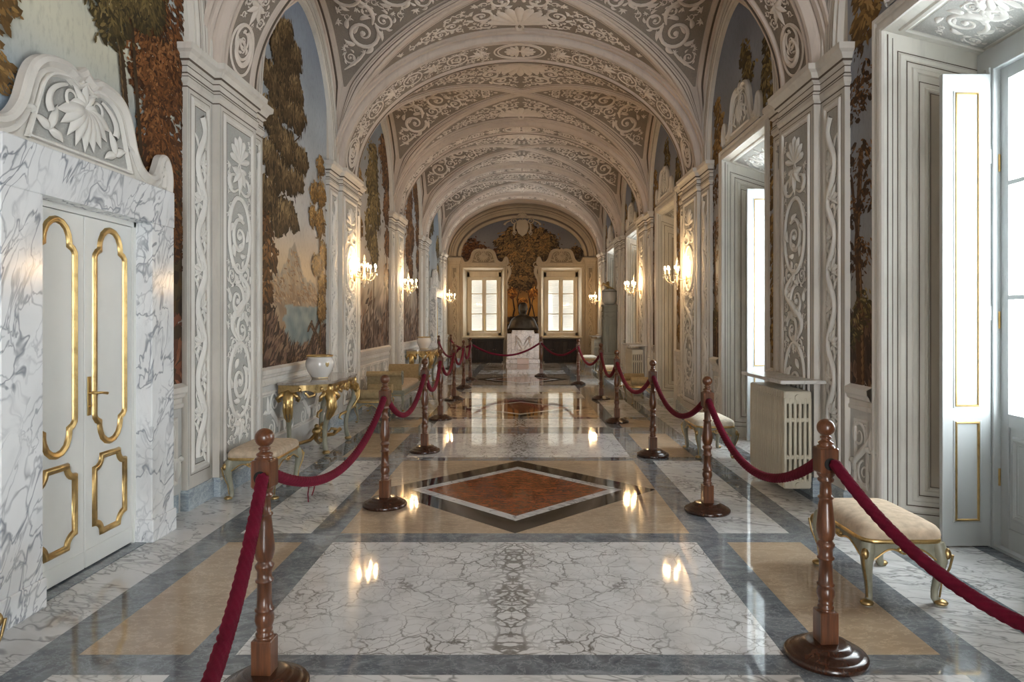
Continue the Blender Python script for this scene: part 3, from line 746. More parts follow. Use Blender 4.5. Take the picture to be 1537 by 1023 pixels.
# ------------------------------------------------------------------ frescoes: sky ground plus thousands of separate brush marks
class Fresco:
    def __init__(self, M, u0, u1, bot, top, sky, seed, cuts=(), res=(40, 36)):
        self.M, self.u0, self.u1, self.bot, self.top, self.r = M, u0, u1, bot, top, random.Random(seed)
        self.mb = MB(); self.h = .006
        us = sorted(set([u0+(u1-u0)*i/res[0] for i in range(res[0]+1)] + [q for q in cuts if u0 < q < u1])); nv = res[1]
        for a, b in zip(us[:-1], us[1:]):
            m = (a+b)/2; e = 1e-4
            ba, bb, ta, tb = bot(a+e), bot(b-e), top(a+e), top(b-e)
            if max(ta-ba, tb-bb) < .02: continue
            P = []; col = []
            for u, b0, t0 in ((a, ba, ta), (b, bb, tb)):
                P.append([M(u, b0+(t0-b0)*j/nv, .004) for j in range(nv+1)])
                for j in range(nv+1): col.append(sky(u, b0+(t0-b0)*j/nv))
            self.mb.grid(P, 2, nv+1, 0, False, col=col)
    def inside(self, u, v, m=.0): return self.u0+m < u < self.u1-m and self.bot(u)+m < v < self.top(u)-m
    def mark(self, u, v, a, l, w, col, m=.005):
        if not self.inside(u, v, m): return
        if not self.inside(u+l*.5*cos(a), v+l*.5*sin(a), 0) or not self.inside(u-l*.5*cos(a), v-l*.5*sin(a), 0): l *= .5
        self.h += 1.2e-6; ca, sa = cos(a), sin(a); P = []
        for x, y in ((-.5,0),(-.2,.5),(.2,.42),(.5,0),(.2,-.42),(-.2,-.5)):
            P.append(self.M(u+x*l*ca-y*w*sa, v+x*l*sa+y*w*ca, self.h))
        self.mb.add(P, [(0,1,2,3,4,5)], 0, False, [col]*6)
    def poly(self, pts, col):
        self.h += 1e-5; self.mb.add([self.M(u, v, self.h) for u, v in pts], [tuple(range(len(pts)))], 0, False, [col]*len(pts))
    def path(self, pts, w0, w1, col, col2=None):
        n = len(pts)
        for i in range(n-1):
            (a, b), (c, d) = pts[i], pts[i+1]
            L = math.hypot(c-a, d-b); an = math.atan2(d-b, c-a); w = w0+(w1-w0)*i/max(1, n-1)
            for q in range(max(1, int(L/.06))):
                f = q/max(1, int(L/.06)); 
                self.mark(a+(c-a)*f, b+(d-b)*f, an, .16, w, self.jit(col, .12))
                if col2: self.mark(a+(c-a)*f-w*.22, b+(d-b)*f, an, .12, w*.3, self.jit(col2, .15))
    def jit(self, c, k): q = 1+self.r.uniform(-k, k); return (max(0,c[0]*q), max(0,c[1]*q), max(0,c[2]*q*(1+self.r.uniform(-k,k)*.3)))
    def crown(self, blobs, pal, n=900, ls=.085, droop=-.6, lw=.36):
        """pal dark -> light"""
        for (u, v, r) in blobs:
            for _ in range(int(n*.28*r*r)+3):
                q = sqrt(self.r.random())*r*.92; a = self.r.uniform(0, 2*PI); k = self.r.random()*.55
                self.mark(u+q*cos(a), v+q*sin(a)*.9, self.r.uniform(-1, 1), ls*1.9, ls*.95, self.jit(tuple(pal[0][j]*(1-k)+pal[1][j]*k for j in range(3)), .15))
        for (u, v, r) in blobs:
            S = []
            for _ in range(int(n*r*r)+8):
                q = sqrt(self.r.random())*r*(self.r.uniform(.8, 1.1) if self.r.random() < .78 else self.r.uniform(1.0, 1.5)); a = self.r.uniform(0, 2*PI)
                x, y = q*cos(a), q*sin(a)*.9
                sh = .45+.38*(-x*.5+y*.8)/r+self.r.uniform(-.3, .3); S.append((sh, u+x, v+y, a))
            S.sort()
            for sh, x, y, a in S:
                t = max(0, min(.999, sh))*(len(pal)-1); i = int(t); f = t-i
                c = tuple(pal[i][j]*(1-f)+pal[i+1][j]*f for j in range(3))
                an = droop*(1 if cos(a) > 0 else -1)+self.r.uniform(-.7, .7)
                self.mark(x, y, an, ls*self.r.uniform(.6, 1.35), ls*lw*self.r.uniform(.7, 1.2), self.jit(c, .18))
    def rough(self, u0, u1, f_bot, f_top, pal, n, l=.2, w=.07, ang=0.0, sp=.6):
        for _ in range(n):
            u = self.r.uniform(u0, u1); b, t = f_bot(u), f_top(u)
            if t <= b: continue
            v = self.r.uniform(b, t); c = self.r.choice(pal)
            self.mark(u, v, ang+self.r.uniform(-sp, sp), l*self.r.uniform(.5, 1.3), w*self.r.uniform(.5, 1.4), self.jit(c, .2))
    def done(self, par, label):
        o = self.mb.build('landscape_fresco', MT['fresco'], par); o['label'] = label; return o
def S3(r, g, b): return lin(r, g, b)[:3]
def skyf(stops, seed=0, amp=.12):
    def f(u, v):
        for (v0, c0), (v1, c1) in zip(stops[:-1], stops[1:]):
            if v <= v1 or v1 == stops[-1][0]:
                t = max(0, min(1, (v-v0)/(v1-v0))); t = t*t*(3-2*t)
                n = mnoise.noise((u*1.3+seed, v*1.9, seed*.7))*amp*2+1
                return tuple(max(0, (c0[j]*(1-t)+c1[j]*t)*n) for j in range(3))
    return f
GREEN = [S3(42,31,19), S3(76,59,37), S3(110,89,59), S3(156,133,96)]
OLIVE = [S3(48,40,22), S3(84,70,38), S3(120,102,60), S3(158,138,92)]
BROWN = [S3(46,30,18), S3(80,52,28), S3(114,78,44), S3(148,108,68)]
GOLD  = [S3(82,60,30), S3(118,88,46), S3(150,116,66), S3(180,148,96)]
DUSK  = [S3(30,22,12), S3(58,42,22), S3(88,66,36), S3(116,90,52)]
ROCK  = [S3(58,42,32), S3(84,62,48), S3(106,80,62), S3(70,52,42)]
def lun_top(k, t=.31):
    yc, c = bay(k)
    def f(u):
        q = (u-yc)/(c-t); return ZS+(BC-t)*sqrt(max(0, 1-q*q)) if abs(q) < 1 else (ZS if abs(u-yc) < c else ZS-.3)
    return f
SKY = [(1.0, S3(172,150,122)), (2.4, S3(176,168,156)), (3.6, S3(150,160,168)), (5.6, S3(118,132,150))]
# left wall, door bay
k = 1; u0, u1 = PIL[1][1]-.1, PIL[2][0]+.03
F = Fresco(wallM(-1), u0, u1, lambda u: 1.05, lun_top(k), skyf([(1,S3(150,140,120)),(2.8,S3(150,165,180)),(3.5,S3(204,200,180)),(4.1,S3(176,184,184)),(5.6,S3(168,176,180))], 2), 1)
F.rough(u0, u1, lambda u: 1.05, lambda u: 1.75+.25*sin(u*5), [S3(120,72,50), S3(88,52,38), S3(66,50,34), S3(140,92,66)], 900, .22, .1, .5, .9)
F.rough(4.9, u1, lambda u: 1.7, lambda u: 2.9, [S3(58,44,24), S3(86,62,30), S3(70,58,36), S3(46,34,20)], 800, .2, .09, 1.2, .6)
F.path([(5.5,1.3),(5.45,2.2),(5.38,3.0),(5.2,3.7)], .1, .05, S3(70,44,22), S3(120,84,50))
F.crown([(5.45,4.9,.5),(5.5,4.3,.5),(5.4,3.7,.46),(5.55,3.2,.42),(5.5,2.7,.36),(5.2,4.5,.42),(5.15,4.0,.36),(5.25,3.45,.3),(5.3,3.0,.28),(5.28,4.9,.4),(5.6,3.6,.3),(5.62,2.3,.25)], [S3(54,30,14), S3(88,52,24), S3(122,76,38), S3(150,104,62)], 2600, .06)
F.path([(4.95,2.9),(4.85,3.5),(4.7,4.1),(4.55,4.7)], .08, .03, S3(60,44,26), S3(110,90,60)); F.path([(5.1,2.9),(5.02,3.5),(4.95,4.2)], .05, .03, S3(60,44,26))
rr = random.Random(15); bl = []
for bx, bz, ang, L in ((4.75,3.7,2.4,.5),(4.75,3.9,.5,.45),(4.7,4.1,2.2,.7),(4.7,4.2,.6,.6),(4.62,4.45,2.5,.8),(4.6,4.6,1.0,.7),(4.95,4.0,.4,.4),(4.95,4.2,1.4,.6),(4.5,4.7,2.0,.7),(4.9,4.6,.9,.6),(4.3,4.9,2.6,.6)):
    for q in (.2,.45,.7,.95): bl.append((bx+L*q*cos(ang)+rr.uniform(-.06,.06), bz+L*q*sin(ang)-.12*q*q+rr.uniform(-.06,.06), rr.uniform(.16,.24)*(1.15-.3*q)))
bl.sort(key=lambda t: t[1]); F.crown(bl, OLIVE, 2600, .065, -.9, .34)
F.crown([(4.0,4.5,.16),(3.75,4.35,.15),(4.05,4.15,.13),(3.62,4.1,.14)], GOLD, 1700, .06)
F.path([(3.55,2.8),(3.62,3.2),(3.75,3.7),(3.9,4.1)], .035, .015, S3(96,72,40))
F.crown([(3.62,2.95,.22),(3.68,3.35,.2),(3.75,3.7,.2),(3.9,4.0,.22),(3.55,3.75,.2),(3.5,3.2,.16)], GOLD, 1700, .06)
F.done(wall_left, 'autumn woodland fresco of olive and rust trees above the white marble doorway')
# left wall, first open bay
k = 2; u0, u1 = PIL[2][1]-.05, PIL[3][0]+.03
base = skyf([(1,S3(150,128,100)),(2.2,S3(196,170,138)),(3.0,S3(184,180,176)),(4.2,S3(162,170,178)),(5.6,S3(140,152,170))], 5)
def mixc(a, b, t): t = max(0, min(1, t)); return tuple(a[j]*(1-t)+b[j]*t for j in range(3))
ridge = lambda u: 2.05+.45*math.exp(-((u-8.5)/.42)**2)+.05*sin(u*9)+.02*sin(u*31)
gnd = lambda u: 1.29+.75*max(0, (8.5-u)/1.1)**1.3+.3*max(0, (u-9.2)/.7)+.03*sin(u*17)
def scene1(u, v):
    n = mnoise.noise((u*6, v*9, 1.7)); n2 = mnoise.noise((u*15, v*11, 4.2))
    if v < gnd(u): return mixc(S3(92,68,56), S3(128,100,82) if n > 0 else S3(58,42,34), abs(n)*1.6+abs(n2)*.5)
    if v < 1.78+.02*n and u > 8.15+.15*n: return mixc(S3(98,112,116), S3(146,150,142), .4+n*.6+(v-1.4))
    if v < ridge(u):
        t = (ridge(u)-v)/.9; c = mixc(S3(158,146,130), S3(150,116,82), t); sl = mnoise.noise(((u+v*.6)*11, (v-u*.2)*4, 2.2)); return mixc(c, S3(104,80,60) if sl < 0 else S3(196,168,134), abs(sl)*.75)
    return base(u, v)
F = Fresco(wallM(-1), u0, u1, lambda u: 1.06, lun_top(k), scene1, 2, (), (110, 190))
F.rough(7.7, 9.75, lambda u: 1.8, lambda u: ridge(u)-.06, [S3(160,128,96), S3(140,110,82), S3(178,150,118)], 420, .10, .025, -.5, .6)
F.rough(u0, u1, lambda u: 1.06, lambda u: gnd(u)-.02, [S3(112,86,68), S3(134,108,86), S3(70,52,42), S3(52,38,30)], 420, .22, .035, .8, .6)
F.path([(9.85,1.1),(9.5,1.35),(9.2,1.55),(9.05,1.45)], .12, .05, S3(74,54,38), S3(120,92,64)); F.path([(9.9,1.75),(9.5,1.55),(9.0,1.15),(8.7,1.06)], .09, .05, S3(64,46,34), S3(108,82,58))
F.path([(7.5,1.2),(7.62,1.9),(7.72,2.5),(7.85,3.2),(8.1,4.0),(8.3,4.7)], .07, .03, S3(74,50,26), S3(150,120,84))
F.path([(7.9,3.3),(8.4,3.75),(8.75,3.95)], .03, .015, S3(60,44,26)); F.path([(7.9,3.0),(8.2,3.1),(8.5,2.95)], .03, .012, S3(60,44,26))
F.crown([(7.6,1.9,.2),(7.65,2.3,.28),(7.6,2.8,.36)], BROWN, 1500, .1)
rr = random.Random(5); bl = []
for bx, bz, ang, L in ((7.85,2.7,.5,.75),(7.85,2.9,2.5,.5),(7.9,3.2,.35,.9),(7.9,3.3,2.3,.5),(8.0,3.6,.3,.85),(8.0,3.75,2.5,.55),(8.1,4.0,.45,.75),(8.1,4.1,2.4,.6),(8.2,4.4,.5,.55),(8.2,4.45,2.2,.6),(8.3,4.7,.9,.5),(8.3,4.75,2.0,.5),(8.25,4.8,1.5,.45)):
    for q in (.15,.35,.55,.75,.92,1.06): bl.append((bx+L*q*cos(ang)+rr.uniform(-.06,.06), bz+L*q*sin(ang)-.18*q*q+rr.uniform(-.06,.06), rr.uniform(.15,.21)*(1.2-.35*q)))
bl.sort(key=lambda t: t[1]); F.crown(bl, GREEN, 1900, .10, -1.15, .32)
F.path([(9.6,1.3),(9.62,2.2),(9.55,3.0),(9.6,3.6)], .06, .02, S3(84,60,32), S3(140,108,64))
F.crown([(9.6,3.75,.17),(9.3,3.35,.17),(9.66,3.35,.2),(9.25,3.0,.16),(9.6,2.95,.22),(9.75,2.5,.22),(9.4,2.35,.16),(9.7,2.1,.2),(9.66,1.75,.2)], GOLD, 2300, .08)
F.done(wall_left, 'landscape fresco of tall dark tree, mountain and small lake')
# left wall, second and third open bays
for k, seed, pal, lab in ((3, 7, OLIVE, 'landscape fresco with grey-green tree and brown right edge behind the settee'), (4, 9, BROWN, 'pale landscape fresco with russet tree above the far gilt console')):
    u0, u1 = PIL[k][1]-.05, PIL[k+1][0]+.03
    bs = skyf([(1,S3(140,118,98)),(2.4,S3(186,172,152)),(3.4,S3(180,178,176)),(5.6,S3(140,152,166))], seed); W = u1-u0
    def scn(u, v, bs=bs, seed=seed, u0=u0):
        g = 2.2+.35*sin(u*2.3+seed)+.12*sin(u*9); q = (u+.35*sin(v*4+seed))*5
        n = mnoise.noise((q, v*3.2, seed*1.3)); t = max(0, min(1, (g+.5-v)/.9))
        c = mixc(S3(132,116,104), S3(186,164,146) if n > 0 else S3(78,66,62), abs(n)*1.9); c = mixc(c, S3(96,72,60), (1.7-v)*.9)
        return mixc(bs(u, v), c, t)
    F = Fresco(wallM(-1), u0, u1, lambda u: 1.06, lun_top(k), scn, seed, (), (90, 150))
    F.rough(u0, u1, lambda u: 1.06, lambda u: 1.9+.3*sin(u*3.1), ROCK+[S3(140,108,84)], 160, .3, .06, .9, .6)
    c = u0+W*.45
    F.path([(c,1.4),(c+.05,2.6),(c,3.6)], .08, .03, S3(80,58,36))
    F.crown([(c,4.6,.4),(c-.1,4.1,.5),(c+.2,3.7,.45),(c-.2,3.3,.45),(c+.1,2.9,.35)], pal, 1000, .14)
    F.path([(u1-.3,1.2),(u1-.25,3.0),(u1-.4,4.4)], .1, .04, S3(90,60,34))
    F.crown([(u1-.3,4.6,.42),(u1-.25,3.9,.36),(u1-.2,3.2,.3),(u1-.28,2.5,.25),(u1-.6,5.0,.4)], BROWN, 1100, .14)
    F.crown([(u0+.15,3.2,.22),(u0+.1,2.4,.2),(u0+.12,4.0,.22)], GOLD, 900, .13)
    F.done(wall_left, lab)
# left wall, door bay at the far end, and the bay behind
k = 5; u0, u1 = PIL[5][1]-.05, PIL[6][0]+.03
F = Fresco(wallM(-1), u0, u1, lambda u: 1.06, lun_top(k), skyf(SKY, 12), 12)
F.crown([(u0+.5,4.2,.4),(u0+1.2,4.7,.45),(u1-.4,4.0,.4),(u1-.3,3.2,.3),(u0+.3,3.3,.3)], OLIVE, 700, .16); F.done(wall_left, 'hazy tree fresco above the far left doorway')
# right wall: sky and trees beside and above the windows
for k in range(1, 6):
    u0, u1 = PIL[k][1]-.05, PIL[k+1][0]+.05; wc = WIN[k][0]; a, b = wc-HW-.12, wc+HW+.12
    F = Fresco(wallM(1), u0, u1, lambda u: (3.92 if a < u < b else 1.06), lun_top(k), skyf([(1,S3(150,138,120)),(2.6,S3(150,152,156)),(4,S3(140,144,152)),(5.6,S3(120,128,146))], 20+k), 20+k, (a, b))
    x = u1-.2
    if u1-b > .2:
        x = (b+u1)/2+.02
        F.rough(b, u1, lambda u: 1.06, lambda u: 1.7, ROCK, 260, .16, .06, 1.2, .5)
        F.path([(x-.02,1.1),(x,1.8),(x+.04,2.3),(x-.03,3.0)], .14, .05, S3(72,46,24), S3(120,88,56))
        F.path([(x+.02,2.2),(x+.14,2.8)], .05, .02, S3(72,46,24))
        F.crown([(x,2.9,.2),(x+.1,3.4,.22),(x-.1,3.5,.2),(x,2.1,.2),(x+.12,2.5,.16),(x-.12,2.6,.16),(x,3.9,.16)], BROWN, 1500, .05); F.crown([(x-.05,1.7,.16),(x+.1,1.5,.15)], OLIVE, 1500, .05)
    if a-u0 > .15:
        x = (a+u0)/2
        F.crown([(x,1.4,.2),(x,1.8,.2),(x,2.2,.22),(x,2.6,.2),(x,3.0,.2),(x,3.4,.2),(x,3.7,.2)], GOLD, 1500, .09)
    F.crown([(u0+.35,4.4,.22),(u0+.3,4.75,.2),(u0+.4,4.1,.25),(wc-.2,4.6,.25),(wc-.1,4.9,.2)], OLIVE, 900, .1); F.crown([(u1-.35,4.3,.24),(u1-.3,4.0,.22),(u1-.3,4.6,.16)], GOLD, 1100, .1)
    F.done(wall_right, 'painted sky and slender trees around the %s' % ('tall window nearest the camera','second tall window','closed dark doorway','window beyond the doorway','farthest side window')[k-1])
# end wall: dark trees under the arch
def end_top(u): return 4.0+1.42*sqrt(max(0, 1-(u/2.3)**2))
def end_bot(u):
    for c, h in EW:
        if c-h-.12 < u < c+h+.12: return 3.66
    return .95
cuts = [q for c, h in EW for q in (c-h-.12, c+h+.12)]
F = Fresco(endM(), -2.3, 2.3, end_bot, end_top, skyf([(.9,S3(70,50,26)),(2.0,S3(168,120,56)),(2.9,S3(96,66,34)),(3.8,S3(84,70,52)),(4.4,S3(104,100,98)),(5.6,S3(92,92,98))], 31), 31, cuts)
F.rough(-.6, .6, lambda u: .95, lambda u: 1.7, [S3(44,30,18), S3(30,22,14), S3(70,48,24)], 500, .2, .08, .6, .6)
for pts, w in (([(-.45,1.3),(-.3,2.0),(-.42,2.8),(-.2,3.4)], .07), ([(.1,1.4),(.3,2.1),(.2,2.8),(.3,3.6)], .08), ([(.5,1.5),(.35,2.2),(.5,2.9)], .05), ([(-.1,1.7),(-.2,2.4),(0,3.1)], .05)):
    F.path(pts, w, w*.5, S3(38,26,16), S3(88,62,32))
F.crown([(-1.9,4.35,.34),(-2.0,4.1,.3),(-1.6,4.15,.34),(-1.3,4.0,.3),(-1.0,4.0,.3)], [S3(34,18,8), S3(62,34,14), S3(88,52,22), S3(110,70,34)], 1100, .1)
F.crown([(-.7,4.5,.36),(-.3,4.8,.36),(.2,4.9,.36),(.6,4.7,.42),(1.0,4.5,.36),(-.5,4.1,.42),(0,4.3,.5),(.5,4.2,.46),(.9,4.1,.36),(-.2,3.8,.4),(.3,3.75,.42),(0,3.4,.4),(-.4,3.5,.3),(.45,3.4,.3),(.1,3.0,.32),(-.3,3.0,.26)], DUSK+[S3(140,100,52)], 1100, .12)
F.crown([(2.0,4.1,.3),(1.7,4.0,.26),(1.3,4.05,.3)], DUSK, 1000, .1)
F.crown([(-.4,2.6,.2),(.45,2.6,.2),(0,2.3,.16)], [S3(80,44,14), S3(130,78,26), S3(176,116,44), S3(198,142,62)], 500, .12)
F.done(wall_far, 'dark dusk fresco of trees between and above the two end windows')
# ------------------------------------------------------------------ shaped cartouche (over doors and windows)
HALF = [(0,.66),(.08,.61),(.15,.635),(.26,.63),(.37,.60),(.45,.54),(.50,.46),(.535,.36),(.575,.25),(.65,.155),(.75,.115),(.82,.14),(.865,.22),(.90,.29),(.97,.32),(1.03,.265),(1.06,.17),(1.055,.05),(1.03,.0)]
def smooth(pts, n=5):
    out = []
    for i in range(len(pts)-1):
        p0, p1, p2, p3 = pts[max(0,i-1)], pts[i], pts[i+1], pts[min(len(pts)-1,i+2)]
        for k in range(n):
            t = k/n; out.append(tuple(.5*((2*p1[j])+(-p0[j]+p2[j])*t+(2*p0[j]-5*p1[j]+4*p2[j]-p3[j])*t*t+(-p0[j]+3*p1[j]-3*p2[j]+p3[j])*t**3) for j in range(2)))
    out.append(pts[-1]); return out
def cartouche(M, uc, v0, sx, sz, par, mats, depth=.05, drop=0.0, dropside=(1,-1)):
    """M maps (u,v,h); outline centred at uc standing on v0"""
    hp = smooth(HALF, 4); m = MB()
    out = [(uc+s*sx, v0+z*sz) for s, z in hp]; outl = [(uc-s*sx, v0+z*sz) for s, z in hp[::-1]]
    poly = outl[:-1]+out
    # body as column slices so the concave outline fills cleanly
    def top(u):
        best = 0
        for (a, b), (c, d) in zip(hp[:-1], hp[1:]):
            if min(a, c) <= u <= max(a, c) and abs(c-a) > 1e-6: best = max(best, b+(d-b)*(u-a)/(c-a))
        return best
    cols = [i*1.055/44 for i in range(45)]
    for sg in (-1, 1):
        P = [[M(uc+sg*s*sx, v0, depth*.55), M(uc+sg*s*sx, v0+top(s)*sz, depth*.55)] for s in cols]; m.grid(P, 45, 2, 0, False)
    sweep2(m, M, poly, [(-.012,0),(-.012,depth*.8),(.0,depth*1.1),(.028*sx,depth*1.25),(.05*sx,depth*.9),(.06*sx,depth*.75),(.085*sx,depth*.95),(.105*sx,depth*.55)], False, 1)
    o = m.build('cartouche', mats[:2], par)
    # inner panel and shell
    r = MB(); r.contour = 2; q = [(s*.62, z) for s, z in hp if s < .545 and z > .0]
    ins = [(uc+s*.80*sx, v0+(.07+(z-.02)*.80)*sz) for s, z in hp if s < .53] + [(uc+.52*sx, v0+.07*sz)]
    insl = [(2*uc-u, v) for u, v in ins[::-1]]
    pp = insl[:-1]+ins
    P = [[M(u, v0+.07*sz, depth*.62), M(u, v, depth*.62)] for u, v in pp]; r.grid(P, len(P), 2, 1, False)
    sweep2(r, M, pp+[pp[0]], [(.0,depth*.6),(.004,depth*1.0),(.016*sx,depth*1.05),(.03*sx,depth*.65)], False, 0)
    rnd = random.Random(8); S = []
    k = 9
    for i in range(k):
        t = (i-(k-1)/2)/((k-1)/2); S.append([(x*sx, y*sz, w*sx) for x, y, w in leaf(.01*t, .40, -PI/2+t*1.25, .30*(1-.1*abs(t)), .085, 0, 8)])
    for s in (-1, 1):
        S.append([(x*sx, y*sz, w*sx) for x, y, w in spiral(s*.12, .43, .095, 1.5, PI/2, s, .32)])
        S.append([(x*sx, y*sz, w*sx) for x, y, w in curl(s*.17, .5, -s*.3+(PI if s < 0 else 0), .3, .05, -s*2.3)])
        S.append([(x*sx, y*sz, w*sx) for x, y, w in spiral(s*.965, .235, .075, 1.3, -PI/2, -s, .35)])
        S.append([(x*sx, y*sz, w*sx) for x, y, w in curl(s*.60, .12, PI/2+s*.2, .22, .05, s*2.2)])
        S += [[(x*sx, y*sz, w*sx) for x, y, w in st] for st in sprig(s*.33, .16, PI/2+s*.4, .2, rnd, 3)]
    S += [[(x*sx, y*sz, w*sx) for x, y, w in st] for st in sprig(0, .40, PI/2, .2, rnd, 5)]
    carve(r, lambda u, v, h: M(u+uc, v+v0, h+depth*.7), S, .035)
    r.build('shell_relief', [mats[2], mats[3], MT['contour'] if mats[0] is not MT['end_plaster'] else MT['end_contour']], o); return o

# ------------------------------------------------------------------ white double door in a marble surround
GP = [(-.02,0),(-.018,.010),(-.010,.016),(0,.014),(.006,.02),(.016,.016),(.022,0)]
def door_outline(w):
    k = w/.19
    half = [(.19,2.00),(.188,2.02),(.165,2.045),(.13,2.06),(.13,2.085),(.122,2.12),(.095,2.165),(.05,2.195),(0,2.205)]
    half = [(s*k, z) for s, z in half]; lowh = [(s, 2.99-z) for s, z in half]
    right = lowh[::-1]+half; left = [(-s, z) for s, z in right[::-1]]; return right+left[1:-1]
def low_outline(w):
    r = .075; z0, z1 = .20, .70; pts = []
    for cx, cz, a0 in ((w,z0,PI),(w,z1,-PI/2),(-w,z1,0),(-w,z0,PI/2)):
        a1 = a0-PI/2
        seq = [(cx+r*cos(a0+(a1-a0)*i/6), cz+r*sin(a0+(a1-a0)*i/6)) for i in range(7)]
        pts += seq
    return pts
def build_door(name, yc, handle=True):
    root = empty(name, (-A, yc, 0), kind='structure'); D = lambda u, v, h: (h, u, v)
    s = MB(); hw, jw = .555, .31
    for sg in (-1, 1):
        a, b = sorted((sg*hw, sg*(hw+jw))); s.box(-.02, .20, a, b, .16, 2.30, 0, .006)
        a, b = sorted((sg*(hw-.012), sg*(hw+jw+.014))); s.box(-.02, .214, a, b, 0, .165, 0, .006)
    s.box(-.02, .205, -hw-jw, hw+jw, 2.30, 2.57, 0, .006)
    s.build('marble_surround', MT['wall_marble' if handle else 'far_marble'], root)
    st = MB(); 
    st.box(.0, .085, -hw, -hw+.025, 0, 2.3, 0); st.box(.0, .085, hw-.025, hw, 0, 2.3, 0); st.box(.0, .085, -hw, hw, 2.265, 2.30, 0)
    st.box(.0, .165, -hw, hw, 0, .006, 1); st.build('door_stop', [MT['paint_white'], MT['fl_grey']], root)
    for sg in (-1, 1):
        m = MB(); a, b = (-hw+.027, -.003) if sg < 0 else (.003, hw-.027); m.box(.01, .07, a, b, .016, 2.262, 0, .003)
        m.box(.07, .074, a+.004, b-.004, .016, .125, 0); lf = m.build('door_leaf', MT['paint_white'], root)
        uc = (a+b)/2; Dl = lambda u, v, h: (.07+h, u+uc, v)
        g = MB(); sweep2(g, Dl, door_outline(.165), GP, True, 0, True); sweep2(g, Dl, low_outline(.165), GP, True, 0, True)
        g.build('gilt_moulding', MT['gilt'], lf)
        if sg > 0 and handle:
            h = MB(); h.box(.07, .078, .025, .062, .985, 1.235, 0, .004); h.tube([(.078,.044,1.13),(.115,.044,1.13),(.125,.052,1.13),(.127,.09,1.128),(.127,.15,1.118)], [.009,.009,.009,.008,.010], 10, 0)
            h.lathe([(.014,0),(.014,.006),(.008,.008)], 0, 0, 0, 12) if False else None
            h.tube([(.077,.044,1.045),(.086,.044,1.045)], .008, 10, 0); h.build('lever_handle', MT['brass'], lf)
    cartouche(lambda u, v, h: (.03+h, u, v), 0, 2.57, 1.0, .95, root, [MT['plaster_lt'], MT['plaster_lt'], MT['relief'], MT['ground']], .06)
    return root
build_door('door_1', 4.36); d = build_door('door_3', 21.55, False)

# left dado runs
for k, (a, b) in ((1,(3.05,3.49)),(1,(5.23,5.73)),(2,(7.38,9.9)),(3,(11.8,14.5)),(4,(16.0,18.6)),(5,(20.1,20.68)),(5,(22.42,23.0)),(6,(24.4,25.6))):
    dado(-1, a, b, wall_left)
dado(-1, -1.3, 1.35, wall_left, False)

# ------------------------------------------------------------------ tall side windows in splayed embrasures (local x runs outward)
DX, SP = .66, .25
WT = [(0,.0),(.0,.02),(.02,.028),(.05,.03),(.06,.012),(.085,.01),(.10,.026),(.125,.03),(.14,.0)]
def embrasure(root, lit=True):
    m = MB(); L = math.hypot(DX, SP)
    H = lambda t: 3.80-.30*t
    for sg in (-1, 1):
        def R(u, v, h, sg=sg):
            t = u/L; n = (-SP/L, -sg*DX/L); return (DX*t+n[0]*h, sg*(HW-SP*t)+n[1]*h, v*(H(t)/3.8))
        P = [[R(u, v, 0) for v in (0, 3.8)] for u in (0, L)]; m.grid(P, 2, 2, 0, False)
        prof = [(0,.0),(.012,.012),(.04,.014),(.05,.004),(.085,.004),(.095,.016),(.12,.012),(.13,0)]
        frame(m, R, .10, L-.05, .16, 3.66, prof, 0); frame(m, R, .27, L-.09, .33, 3.44, [(0,.0),(.008,.012),(.022,.012),(.03,.002)], 0)
        panel(m, R, .02, .028, .0, 3.78, .003, 1); panel(m, R, .055, .060, .0, 3.76, .003, 1); outline(m, R, .088, L-.038, .148, 3.672, .007, .003, 1); outline(m, R, .148, L-.098, .208, 3.612, .008, .0055, 1); outline(m, R, .232, L-.068, .292, 3.478, .006, .003, 1)
        outline(m, R, .305, L-.125, .365, 3.405, .006, .004, 1); panel(m, R, .311, L-.131, .371, 3.399, .0035, 3)
    def Sf(u, v, h): t = v/DX; return (v, u*(HW-SP*t)/HW, H(t)-h)
    P = [[Sf(u, v, 0) for v in (0, DX)] for u in (-HW, HW)]; m.grid(P, 2, 2, 0, False)
    frame(m, Sf, -HW+.06, HW-.06, .06, DX-.05, [(0,0),(.01,.012),(.03,.014),(.045,.004)], 0); panel(m, Sf, -HW+.12, HW-.12, .12, DX-.11, .003, 2)
    o = m.build('embrasure', [MT['embrasure'], MT['shadow_line'], MT['ground'], MT['tan_panel']], root)
    r = MB(); r.contour = 1; rnd = random.Random(4); S = []
    for sg in (-1, 1):
        S += scroll_unit(sg*.42, .31, .16, 1.0, sg, rnd); S.append(wave([(sg*(.08+.3*t), .33+.1*sin(t*PI*1.4)) for t in [i/12 for i in range(13)]], .06))
        S += sprig(sg*.2, .3, PI/2+sg*.9, .2, rnd, 3)+sprig(sg*.26, .36, -PI/2+sg*.5, .18, rnd, 3)
    S += shell(0, .22, PI/2, .22, 7)
    S += foliate((-HW+.14, HW-.14, .14, DX-.13), lambda u, v: min(HW-.14-abs(u), v-.14, DX-.13-v), (.07,.05,.035), 6, 200, [(.42,.31,.17),(-.42,.31,.17),(0,.3,.16)])
    carve(r, Sf, S, .014, base=.004); r.build('soffit_scrollwork', [MT['relief'], MT['contour']], o)
    a = MB(); W = lambda u, v, h: (-h, u, v)
    pts = [(HW,0),(HW,3.8),(-HW,3.8),(-HW,0)]
    cols = [[(x, z, h) for x, z in offset_path(pts, o_, False)] for o_, h in WT]
    P = [[W(*cols[j][i]) for i in range(4)] for j in range(len(WT))]; a.grid(P, len(WT), 4, 0, False)
    a.build('architrave', MT['plaster_lt'], root)
